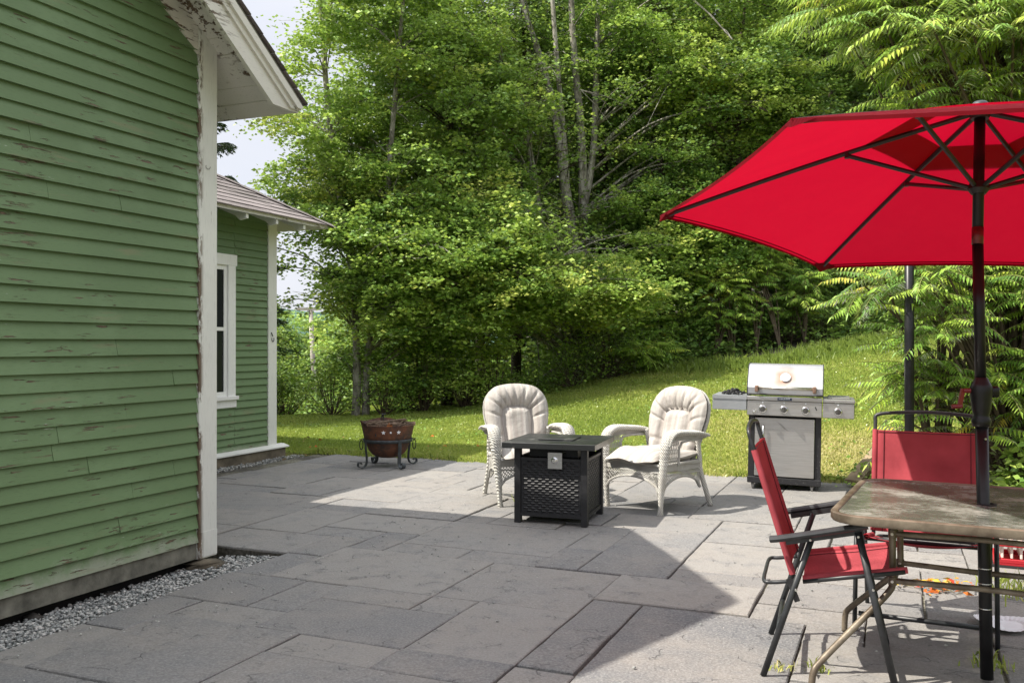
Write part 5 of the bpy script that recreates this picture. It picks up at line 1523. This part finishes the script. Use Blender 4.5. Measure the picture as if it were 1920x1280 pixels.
tree('beech_tree', 'bright yellow-green tree above the left tip of the red umbrella', 'tree', (X, Y, G(X, Y) - .1),
     [[((0, 0, 0), .12), ((.0, 0, 1.5), .11), ((.0, .1, 3.5), .09), ((-.1, .2, 6), .06), ((.1, .2, 8), .03)]],
     [(-.3, -.1, 6.1, 1.9, 1.3, 1.7, 58, .45, .95), (-.4, -.5, 2.6, 1.8, 1.1, 1.6, 46, .2, .75)],
     MAT['leaf_y'], MAT['bark_dark'], .094, 26, spray=SP, dead=2)
X, Y = 7.2, 21.5
tree('beech_tree', 'dark green tree in the wood between the umbrella tip and the sumac', 'tree', (X, Y, G(X, Y) - .1),
     [[((0, 0, 0), .16), ((.0, 0, 1.5), .13), ((.0, .1, 4), .11), ((.3, .2, 7), .08), ((.1, .2, 11), .03)]],
     [(-.2, -.2, 4.0, 2.0, 1.4, 2.6, 56, .1, .5), (.1, .2, 8.0, 2.2, 1.5, 2.6, 46, .1, .45)],
     MAT['leaf'], MAT['bark_dark'], .094, 27, spray=SP)
X, Y = 9.6, 21.5
tree('beech_tree', 'dark green tree in the wood behind the upper sumac leaves', 'tree', (X, Y, G(X, Y) - .1),
     [[((0, 0, 0), .16), ((.0, 0, 1.5), .13), ((.0, .1, 4), .11), ((.3, .2, 7), .08), ((.1, .2, 11), .03)]],
     [(.0, 0, 5.0, 2.3, 1.6, 4.2, 70, .1, .5)],
     MAT['leaf'], MAT['bark_dark'], .12, 28, spray=(10, 30))
# rows of trees deeper in the wood
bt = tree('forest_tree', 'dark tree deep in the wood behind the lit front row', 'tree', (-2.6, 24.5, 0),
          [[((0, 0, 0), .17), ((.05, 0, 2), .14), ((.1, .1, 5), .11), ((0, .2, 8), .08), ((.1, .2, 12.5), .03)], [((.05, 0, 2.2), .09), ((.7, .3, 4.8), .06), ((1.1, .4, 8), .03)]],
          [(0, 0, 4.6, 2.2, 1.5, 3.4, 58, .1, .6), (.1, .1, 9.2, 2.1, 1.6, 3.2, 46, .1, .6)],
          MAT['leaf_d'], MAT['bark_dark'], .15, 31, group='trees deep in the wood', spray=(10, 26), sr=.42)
spots = [(.2, 25.5, 40, 1.0), (2.6, 24.6, 100, 1.1), (5.2, 25.5, 200, 1.05), (7.8, 25.0, 300, 1.0), (10.4, 25.6, 10, 1.1), (13.2, 24.8, 80, 1.0),
         (-1.0, 29.5, 150, 1.05), (1.9, 29.0, 250, 1.05), (4.7, 29.8, 350, 1.1), (7.5, 29.2, 60, 1.0), (10.6, 30.0, 120, 1.1), (14.0, 29.4, 210, 1.1), (17, 27, 20, 1.1)]
for (x, y, a, s) in spots:
    o = copy_tree(bt); o.location = (x, y, G(x, y) - .2); o.rotation_euler = (0, 0, radians(a)); o.scale = (s, s, s)
bt.location = (-2.6, 24.5, G(-2.6, 24.5) - .2)
# trees down in the valley at the left
vt = tree('valley_tree', 'sunlit round tree beyond the lawn right of the utility pole', 'tree', (-5.5, 40, G(-5.5, 40)),
          [[((0, 0, 0), .25), ((.05, 0, 2), .2), ((.1, .1, 4), .12), ((0, .2, 6), .06)]],
          [(0, 0, 4.0, 2.6, 2.0, 3.0, 90, .2, .8)], MAT['leaf'], MAT['bark_dark'], .19, 33, group='trees down beyond the lawn at the left', spray=(10, 26), sr=.5)
for (x, y, a, s, lab) in ((-14.3, 46, 60, 1.1, 'lower tree filling the gap between the far house corner and the utility pole'), (-4.2, 34, 130, 1.0, 'shaded tree low behind the pale forked trunk'), (-10.6, 30, 200, .62, 'small dark tree beside the far house corner'),
                       (-12.0, 60, 300, 1.0, 'distant tree behind the utility pole'), (-17.5, 60, 20, 1.35, 'tall distant tree rising just right of the far house corner'), (-8.4, 27, 260, .5, 'small dark tree below the utility pole at the lawn edge'), (-15.5, 72, 100, 1.45, 'hazy far tree straight behind the crossarm of the utility pole'), (-20.5, 75, 170, 1.4, 'far tree behind the left end of the utility pole crossarm'), (-11.5, 74, 215, 1.3, 'far tree between the utility pole and the pale forked trunk')):
    o = copy_tree(vt); o.location = (x, y, G(x, y) - .3); o.rotation_euler = (0, 0, radians(a)); o.scale = (s, s, s); o['label'] = lab
# spruce behind the roof
def woodland():
    rg = np.random.default_rng(51); n = 90000
    X = rg.uniform(-4.6, 24, n); Y = rg.uniform(31, 36, n); Z = gz(X, Y) + rg.uniform(0, 1, n) * np.where(X < -3, 6.5, 11.0)
    k = rg.random(n) < .85 + .3 * np.sin(X * 1.3) * np.sin(Z * 1.1 + X * .4) - np.clip((Z - 8) / 12, 0, .4); P = np.stack([X, Y, Z], -1)[k]
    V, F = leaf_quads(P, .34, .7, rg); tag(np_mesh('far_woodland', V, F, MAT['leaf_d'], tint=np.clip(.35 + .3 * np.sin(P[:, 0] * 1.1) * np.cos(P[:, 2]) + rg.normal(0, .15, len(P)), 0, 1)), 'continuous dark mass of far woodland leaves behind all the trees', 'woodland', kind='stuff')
woodland()
def spruce():
    X, Y = -6.45, 16.0; T = empty('spruce_tree', (X, Y, G(X, Y)), 0, 'dark spruce showing its branch tips above the far wing roof', 'tree')
    rg = np.random.default_rng(5); mb = MB(); mb.tube([(0, 0, 0), (0, 0, 8.5)], [.18, .02], 8); tr = mb.build('trunk', MAT['bark_dark'], T)
    mb = MB(); P = []; Dv = []
    for k in range(170):
        z = rg.uniform(1.2, 8.3); L = (8.8 - z) * .34 * rg.uniform(.75, 1.1) + .15; a = rg.uniform(0, 2 * pi)
        d = np.array([cos(a), sin(a), -.12]); p0 = np.array([0, 0, z]); tip = p0 + d * L + np.array([0, 0, .10 * L])
        mid = p0 + d * L * .55 - np.array([0, 0, .06]); path = smooth_path([p0, mid, tip], 6); mb.tube(path, list(np.linspace(.02, .004, len(path))), 4, cap=False)
        side = np.array([-d[1], d[0], 0])
        for i in range(2, len(path)):
            for s in (-1, 1):
                l2 = .30 * L * (1.15 - i / len(path)) + .06; q = path[i] + side * s * l2 + d * l2 * .6 - np.array([0, 0, .05])
                m = int(40 * l2 / .3) + 12; t = rg.random(m)[:, None]; pp = path[i] + (q - path[i]) * t; P.append(pp + rg.normal(0, .008, pp.shape)); Dv.append(np.tile(unit(q - path[i]), (m, 1)))
            m = 16; P.append(path[i - 1] + (path[i] - path[i - 1]) * rg.random(m)[:, None]); Dv.append(np.tile(d, (m, 1)))
    mb.build('branches', MAT['bark_dark'], tr, fix=False)
    P = np.concatenate(P); Dv = np.concatenate(Dv)
    V, F = leaf_quads(P, .09, .22, rg, up_bias=.4, droop=.1, dirv=Dv * 1.1)
    np_mesh('crown', V, F, MAT['needle'], T, rg.random(len(F)))
spruce()

# ------------------------------------------------------------------ shrubs, saplings, tall weeds at the wood edge
def shrub(name, label, X, Y, r, h, mat, leaf, n, seed, t=(.2, .8), cat='shrub', group=None):
    rg = np.random.default_rng(seed); z0 = G(X, Y)
    T = empty(name, (X, Y, z0), 0, label, cat, group)
    mb = MB(); nc = max(6, int(n / 55)); P = []; tn = []
    for k in range(nc):
        a = rg.uniform(0, 2 * pi); q = sqrt(rg.random()); zz = h * rg.uniform(.15, 1.0); k_ = sqrt(max(.05, 1 - (zz / h - .35) ** 2 * 1.4)); tp = np.array([cos(a) * r * q * k_, sin(a) * r * q * k_, zz])
        mb.tube([(tp[0] * .15, tp[1] * .15, 0), tp * (.6, .6, .55), tp], [.012, .008, .003], 4, cap=False)
        m = int(n / nc); o = rg.normal(0, 1, (m, 3)) * (.17 * r / .7 + .04, .17 * r / .7 + .04, .08); P.append(tp + o); tn.append(np.clip(rg.uniform(*t) + rg.normal(0, .12, m), 0, 1))
    mb.build('stems', MAT['stem'], T, fix=False)
    P = np.concatenate(P); P[:, 2] = np.abs(P[:, 2]); V, F = leaf_quads(P, leaf, .6, rg, droop=.35)
    np_mesh('foliage', V, F, mat, T, np.concatenate(tn)); return T
shr = [(-2.2, 18.4, .8, .8, 'leaf', .08, 1400, (.1, .5), 'low dark shrub at the wood edge left of the dark straight trunk'),
       (-.95, 18.2, .75, 1.15, 'leaf_y', .09, 2000, (.4, .9), 'pale yellow-green shrub at the wood edge behind the left wicker chair'),
       (.15, 18.8, .7, .5, 'leaf', .08, 1200, (.1, .5), 'low dark-leaved shrub just right of the left wicker chair back'),
       (1.25, 19.0, .65, .85, 'leaf', .075, 1500, (.2, .7), 'small-leaved bush at the foot of the thick maple trunk, left side'),
       (2.05, 19.2, .75, 1.25, 'leaf', .075, 2200, (.3, .9), 'tall leafy bush at the foot of the thick maple trunk, right side'),
       (3.0, 19.6, .75, .8, 'leaf', .08, 1500, (.1, .6), 'bush at the wood edge above the right wicker chair back'),
       (4.0, 19.9, .75, .9, 'leaf', .075, 1600, (.1, .5), 'bush with brownish stems at the wood edge left of the grill lid'),
       (5.0, 20.2, .8, .8, 'leaf', .08, 1500, (.1, .5), 'bush at the wood edge behind the grill'),
       (6.1, 20.5, .8, .9, 'leaf', .08, 1500, (.1, .6), 'bush at the top of the lawn slope right of the grill'),
       (-4.75, 19.0, .8, 1.0, 'leaf_d', .09, 1800, (.2, .9), 'dark bush between the utility pole and the pale forked trunk')]
shr += [(-3.5, 17.6, .55, 1.0, 'leaf', .07, 1500, (.3, .9), 'light leafy shrub left of the pale forked trunk foot'),
        (-2.45, 17.3, .5, .9, 'leaf', .07, 1500, (.3, .9), 'light leafy shrub right of the pale forked trunk foot'),
        (-1.75, 17.9, .6, 1.5, 'leaf', .075, 2200, (.4, .95), 'tall bright shrub between the forked trunk and the left wicker chair'),
        (-.35, 18.1, .6, 1.2, 'leaf_y', .075, 1800, (.4, .95), 'bright shrub just above the top of the left wicker chair'),
        (-5.0, 18.4, .7, 1.3, 'leaf', .08, 1800, (.1, .7), 'shrub at the lawn end beside the far corner of the house'),
        (7.0, 20.6, .8, 1.0, 'leaf', .08, 1600, (.2, .7), 'shrub on the slope top half hidden by the sumac leaves'),
        (3.5, 20.2, .7, 1.5, 'leaf', .075, 2000, (.3, .85), 'taller shrub between the fallen logs and the grill lid')]
for k, (x, y, r, h, mt, lf, n, t, lab) in enumerate(shr): shrub('wild_shrub', lab, x, y, r, h, MAT[mt], lf, n, 60 + k, t)

def frond(P0, d, L, rg, np_=8, ll=.11, droopf=.5):
    """one pinnate leaf: returns leaflet base points, directions, rachis path"""
    side = np.array([-d[1], d[0], 0.]); side /= np.linalg.norm(side) + 1e-9
    pts = []; p = np.array(P0, float); dd = d.copy(); st = L / (np_ + 2); path = [p.copy()]
    B = []; Dr = []; Ls = []
    for k in range(np_ + 2):
        p = p + dd * st; path.append(p.copy()); dd = dd + np.array([0, 0, -droopf / (np_ + 2)]); dd /= np.linalg.norm(dd)
        if k >= 2:
            f = (k - 2) / (np_ - 1); sz = ll * (sin(pi * (f * .72 + .18)) ** .7)
            for s in (-1, 1):
                B.append(p.copy()); v = side * s * .95 + dd * .45 + np.array([0, 0, -.42 - .2 * rg.random()]); Dr.append(v / np.linalg.norm(v)); Ls.append(sz * rg.uniform(.85, 1.1))
    B.append(p.copy()); Dr.append(dd.copy()); Ls.append(ll * .8)
    return B, Dr, Ls, path
def sumac(name, label, X, Y, stems_n, heads, seed, L=.55, ll=.125, per=10, t=(.3, .9), group=None, z0=None, cat='shrub'):
    """heads: list of ellipsoids (cx,cy,cz,rx,ry,rz,n) relative to base"""
    rg = np.random.default_rng(seed); z0 = G(X, Y) if z0 is None else z0
    T = empty(name, (X, Y, z0), 0, label, cat, group)
    mb = MB(); rb = MB(); B, Dr, Ls, tn = [], [], [], []
    roots = [(rg.uniform(-.4, .4), rg.uniform(-.3, .3)) for _ in range(stems_n)]
    for (cx, cy, cz, rx, ry, rz_, n) in heads:
        for k in range(n):
            v = rg.normal(0, 1, 3); v /= np.linalg.norm(v); q = rg.random() ** .4
            h = np.array([cx + rx * v[0] * q, cy + ry * v[1] * q, max(.15, cz + rz_ * v[2] * q)])
            rx0, ry0 = roots[k % stems_n]; base = np.array([rx0, ry0, 0.])
            out = h - base; mid = base + out * (.45, .45, .62)
            path = smooth_path([base, mid, h], 4)
            # join at mid-height to keep stems few
            mb.tube(path, list(np.linspace(.022, .008, len(path))), 5, cap=False)
            lean_ = np.array([out[0], out[1], 0]) * .15
            hb = rg.normal(0, .12)
            a0 = rg.uniform(0, 2 * pi)
            for j in range(per):
                a = a0 + j * 2.4; el = rg.uniform(-.05, .75); d = np.array([cos(a) * cos(el), sin(a) * cos(el), sin(el)]) + lean_; d /= np.linalg.norm(d)
                b_, d_, l_, pth = frond(h - (0, 0, .02 * j), d, L * rg.uniform(.75, 1.15), rg, 12, ll, rg.uniform(.5, 1.3))
                rb.tube(pth, [.0035] * (len(pth) - 1) + [.0015], 3, cap=False)
                B += b_; Dr += d_; Ls += l_
                tt = rg.uniform(*t) + hb
                tn += list(np.clip(tt + rg.normal(0, .06, len(b_)), 0, .985))
    mb.build('stem', MAT['stem'], T, fix=False); rb.build('leaf_stalks', MAT['rachis'], T, fix=False)
    B = np.array(B); Dr = np.array(Dr); Ls = np.array(Ls)[:, None]; n = len(B)
    upv = np.tile(np.array([0, 0, 1.]), (n, 1)) + rg.normal(0, .25, (n, 3)); side = unit(np.cross(upv, Dr)); nr = np.cross(Dr, side); w = Ls * .26
    m1 = B + Dr * Ls * .35; tip = B + Dr * Ls + np.array([0, 0, -1.]) * Ls * .18
    # two faces per leaflet folded along the midrib
    V = np.stack([B, m1 + side * w * .5 + nr * w * .22, tip, m1 - side * w * .5 + nr * w * .22, m1 - nr * w * .05], 1).reshape(-1, 3)
    i = np.arange(n)[:, None] * 5
    F = np.concatenate([i + np.array([[0, 4, 2, 1]]), i + np.array([[0, 3, 2, 4]])], 0)
    tn = np.array(tn); np_mesh('fronds', V, F, MAT['leaf_s'], T, np.concatenate([tn, tn]))
    return T
# big sumac overhanging from the right
sumac('sumac_tree', 'tall sumac with long yellow-green leaves spreading above the red umbrella', 4.9, 8.3, 4,
      [(-.8, -.6, 4.2, 1.2, .8, .9, 50), (.7, -.8, 4.0, 1.2, .8, 1.2, 40), (-.2, .3, 3.2, 1.2, .6, .8, 26), (-1.6, -.1, 4.6, .6, .5, .5, 16)], 41, .56, .115, 11, (.2, .9), cat='tree')
sumac('sumac_tree', 'sumac with drooping dark green leaves around the black post behind the umbrella pole', 4.15, 7.9, 4,
      [(-.65, -.1, 1.8, .55, .5, .45, 17), (-.35, .1, 1.0, .5, .5, .45, 17), (.4, .1, 1.9, .6, .6, .55, 20), (.0, .3, 2.4, .9, .4, .35, 16)], 42, .46, .095, 10, (.05, .8), cat='tree')
sumac('sumac_tree', 'bushy sumac filling the right edge below the umbrella', 4.9, 7.7, 3,
      [(.0, -.1, 1.9, .6, .5, .6, 24), (-.2, -.1, 1.1, .5, .5, .5, 20), (.4, 0, .8, .4, .4, .4, 12)], 43, .46, .095, 10, (.1, .85), cat='tree')
# saplings at the wood edge
sap = [(3.35, 19.9, .9, 'feathery sumac sapling at the wood edge just left of the grill lid'), (4.6, 19.6, 1.5, 'tallest feathery sumac sapling at the wood edge above the grill'), (5.5, 19.8, 1.6, 'feathery sumac sapling beneath the lowest corner of the umbrella'), (6.4, 19.9, 1.2, 'feathery sumac sapling next to the big sumac at the slope top'), (2.75, 19.1, .55, 'small feathery sapling low beside the leafy bush by the trunk')]
for k, (x, y, h, lab) in enumerate(sap):
    sumac('sumac_sapling', lab, x, y, 2, [(0, 0, h, .45, .35, h * .5, 13)], 70 + k, .55, .14, 8, (.25, .75), group='sumac saplings along the wood edge')
# low leafy plants at the patio edge on the right
for k, (x, y, h, lab) in enumerate([(3.62, 8.70, -.08, 'low green plant under the leaning plank'), (4.75, 7.35, .5, 'narrow-leaved bushy plant right of the black umbrella pole'), (4.3, 7.6, .32, 'low leafy plant between the chair back and the umbrella pole')]):
    shrub('garden_plant', lab, x, y, .36, h + .2, MAT['leaf_y'], .085 if k else .05, 900, 90 + k, (.1, .8), 'plant')

# ------------------------------------------------------------------ grass
def in_view(X, Y, m=.05): return (np.abs(X / Y) < .5647 + m)
def blades(X, Y, Z, h, w, rg, lean=.5):
    n = len(X); a = rg.uniform(0, 2 * pi, n); la = rg.uniform(0, 2 * pi, n); hh = h * rg.uniform(.5, 1.3, n); ln = lean * rg.random(n)
    c, s = np.cos(a) * w / 2, np.sin(a) * w / 2
    base = np.stack([X, Y, Z], -1); sd = np.stack([c, s, np.zeros(n)], -1)
    mid = base + np.stack([np.cos(la) * ln * hh * .35, np.sin(la) * ln * hh * .35, hh * .6], -1)
    tip = base + np.stack([np.cos(la) * ln * hh, np.sin(la) * ln * hh, hh * (1 - ln * .35)], -1)
    V = np.stack([base - sd, base + sd, mid + sd * .7, tip, mid - sd * .7], 1).reshape(-1, 3)
    return V, np.arange(n * 5).reshape(n, 5)
def lawn():
    rg = np.random.default_rng(17)
    N0 = 620000
    # sample with a density that falls with distance
    Y = 8.0 + 16.0 * rg.random(N0) ** 1.35; X = Y * rg.uniform(-.36, .60, N0)
    lx, ly = w2loc(X, Y)
    edge = PY1 + .04 * np.sin(lx * 5) + .03 * np.sin(lx * 17 + 1) - .03 - .10 * rg.random(len(lx)) ** 3
    edger = PX1 - .1
    wood = 9.4 + .5 * np.sin(X * 1.0) + .3 * np.sin(X * 2.7)
    D = ly - PY1
    k = ((ly > edge) | (lx > edger)) & (D < wood + .5) & ~((lx < -2.65) & (ly < 4.5)) & ((ly > 4.5) | (lx > PX1 - .1)) 
    X, Y, lx, ly = X[k], Y[k], lx[k], ly[k]; Z = gz(X, Y) - .006
    patch = .5 + .5 * np.sin(X * 1.3 + 2 * np.sin(Y * .7)) * np.cos(Y * 1.1 + X * .4)
    dry = np.exp(-(((X - 3.6) / 1.9) ** 2 + ((Y - 10.0) / 2.6) ** 2)) * 1.25 + .30 * np.exp(-((ly - PY1) / .5) ** 2) + .22 * np.clip((X - 1) / 5, 0, 1)
    tint = np.clip(.20 + .32 * patch + .42 * dry + rg.normal(0, .13, len(X)), 0, 1)
    h = .040 + .012 * patch
    V, F = blades(X, Y, Z, h, .009 + .0008 * (Y - 8), rg, .9)
    tag(np_mesh('grass', V, F, MAT['grass'], tint=tint), 'mown green lawn rising to the wood, straw-coloured near the grill', 'grass', kind='stuff')
    n = 16000; LX = rg.uniform(-2.6, PX1 + .1, n); LY = PY1 + .03 + rg.normal(0, .05, n) + .04 * np.sin(LX * 5)
    kk = (np.sin(LX * 4.1) + np.sin(LX * 9.7 + 1) + rg.normal(0, .7, n)) > -.3; LX, LY = LX[kk], LY[kk]
    Xe = C0[0] + N_[0] * LX + D_[0] * LY; Ye = C0[1] + N_[1] * LX + D_[1] * LY
    V, F = blades(Xe, Ye, np.maximum(gz(Xe, Ye), 0) - .004, .075, .008, rg, 1.1)
    tag(np_mesh('edge_grass', V, F, MAT['grass'], tint=np.clip(rg.normal(.5, .2, len(F)), 0, 1)), 'ragged uncut grass blades spilling over the back edge of the flagstones', 'grass', kind='stuff')
    n = 9000; Y = 10 + 9 * rg.random(n); X = Y * rg.uniform(-.34, .5, n); lx, ly = w2loc(X, Y); kk = (ly > PY1 + .3) & (ly < PY1 + 9) & ((np.sin(X * 2.3 + np.sin(Y * 1.7) * 2) * np.cos(Y * 2.1 - X)) > .35); X, Y = X[kk], Y[kk]
    P = np.stack([X, Y, gz(X, Y) + rg.uniform(.02, .05, len(X))], -1); V, F = leaf_quads(P, .045, .9, rg, up_bias=1.5, droop=.1)
    tag(np_mesh('clover', V, F, MAT['leaf'], tint=np.clip(rg.normal(.5, .2, len(F)), 0, 1)), 'patches of clover and broad-leaved weeds in the lawn', 'clover', kind='stuff')
    # long unmown grass along the wood edge
    n = 17000; X = rg.uniform(-4.5, 9.5, n); lyv = PY1 + 9.2 + rg.normal(0, .38, n) + .5 * np.sin(X)
    # solve Y for the local y
    Y = C0[1] + (lyv - (X - C0[0]) * D_[0]) / D_[1]
    Z = gz(X, Y); kk = (np.sin(X * 2.1) + np.sin(X * .9 + 2) + rg.normal(0, .6, n)) > -.7; X, Y, Z = X[kk], Y[kk], Z[kk]
    V, F = blades(X, Y, Z, .20, .014, rg, .9)
    tag(np_mesh('tall_grass', V, F, MAT['grass'], tint=np.clip(rg.normal(.10, .12, len(F)), 0, 1)), 'long unmown grass along the foot of the wood', 'tall grass', kind='stuff')
lawn()
def undergrowth():
    rg = np.random.default_rng(19); n = 80000
    X = rg.uniform(-7, 17, n); Y = 20.3 + rg.random(n) * 7 - .25 * np.minimum(X, 4); k = rg.random(n) < .5 + .5 * np.sin(X * 1.7 + np.sin(Y * 2)); X, Y = X[k], Y[k]
    P = np.stack([X, Y, gz(X, Y) + .05 + .9 * rg.random(len(X)) ** 2], -1); V, F = leaf_quads(P, .13, .6, rg)
    tag(np_mesh('undergrowth', V, F, MAT['leaf'], tint=rg.random(len(F)) * .7), 'dark low undergrowth on the shaded floor of the wood', 'undergrowth', kind='stuff')
undergrowth()
def weeds():
    rg = np.random.default_rng(23)
    def tuft(name, lab, x, y, n, h, t, w=.006, spread=.05):
        X = rg.normal(x, spread, n); Y = rg.normal(y, spread, n); V, F = blades(X, Y, np.full(n, .0), h, w, rg, 1.2)
        tag(np_mesh(name, V, F, MAT['grass'], tint=np.clip(rg.normal(t, .15, n), 0, 1)), lab, 'weed')
    tuft('weed_tuft', 'small weed growing in a patio joint beside the chair shadow, at the bottom edge', 1.27, 3.78, 30, .05, .5, .008, .03)
    tuft('weed_tuft', 'tiny yellowing weed in the joint below the leg of the red side chair', 1.13, 3.80, 22, .03, .8, .007, .03)
    tuft('weed_tuft', 'thin grass tuft beside the foot of the left wicker chair', .10, 7.75, 18, .10, .45, .005, .04)
    tuft('weed_tuft', 'green weed growing at the foot of the umbrella pole', 2.03, 3.83, 45, .05, .45, .008, .05)
    tuft('weed_tuft', 'grassy green weed on the patio beyond the table, right edge', 2.75, 4.98, 100, .10, .5, .008, .10)
    n = 90; P = np.stack([rg.normal(2.36, .11, n), rg.normal(5.02, .06, n), rg.uniform(.004, .05, n)], -1)
    V, F = leaf_quads(P, .06, .3, rg, droop=.05)
    tag(np_mesh('fallen_leaves', V, F, MAT['fallen'], tint=rg.random(n)), 'little heap of red and yellow fallen sumac leaflets beyond the table', 'fallen leaves', kind='stuff')
    n = 26; Y = rg.uniform(10.5, 13, n); P = np.stack([rg.uniform(-3.0, 0, n), Y, np.zeros(n)], -1); P[:, 2] = gz(P[:, 0], P[:, 1]) + .03
    V, F = leaf_quads(P, .06, .7, rg, droop=.05)
    tag(np_mesh('fallen_leaves', V, F, MAT['fallen'], tint=rg.random(n) * .3), 'scattered brown-red fallen leaves on the lawn beside the fire bowl', 'fallen leaves', kind='stuff')
weeds()

# ------------------------------------------------------------------ utility pole, fallen logs, rail
def distant():
    X, Y = -10.9, 49.0; z = G(X, Y)
    P = empty('utility_pole', (X, Y, z - .2), 0, 'pale wooden utility pole with one crossarm beyond the lawn at the left', 'utility pole')
    top = CAMH + 70 * Y / FPX - z + .2
    mb = MB(); mb.tube([(.35, 0, 0), (0, 0, top)], [.16, .11], 10); mb.build('pole_shaft', MAT['utility'], P, smooth=True)
    mb = MB(); mb.box(-.72, .62, -.16, -.04, top - .20, top - .05); mb.build('crossarm', MAT['utility'], P)
    for x in (-.6, .0, .5):
        mb = MB(); mb.lathe([(.03, top - .05), (.05, top + .0), (.03, top + .06)], (x, -.1, 0), 8); mb.build('insulator', MAT['iron'], P)
    for k, (a, b, r, lab) in enumerate((((2.7, 20.1, .40), (4.1, 20.6, .62), .075, 'grey fallen log lying in the wood edge above the right wicker chair'), ((2.6, 19.6, .18), (3.9, 20.0, .30), .06, 'lower grey fallen log lying nearer the lawn'), ((.55, 19.9, .15), (1.5, 20.0, .62), .05, 'mossy pole propped on the slope left of the thick maple trunk'))):
        za, zb = G(a[0], a[1]), G(b[0], b[1]); mb = MB(); A = np.array((a[0], a[1], za + a[2])); B = np.array((b[0], b[1], zb + b[2])); mid = (A + B) / 2 + (0, 0, .03)
        mb.tube(smooth_path([(0, 0, 0), mid - A, B - A], 4), list(np.linspace(r, r * .7, 9)), 8); o = mb.build('fallen_log', MAT['bark'], smooth=True); o.location = A; tag(o, lab, 'log')
    for (x, y, h, lab) in ((.55, 19.4, 1.25, 'thin pale stake standing in the dark gap left of the thick maple trunk'), (3.2, 19.8, 1.2, 'thin bare sapling stem leaning in the dark wood gap')):
        mb = MB(); mb.tube([(0, 0, 0), (.03, 0, h * .5), (-.02, 0, h)], [.02, .017, .012], 6); o = mb.build('bare_stem', MAT['bark_pale']); o.location = (x, y, G(x, y)); tag(o, lab, 'stem')
distant()
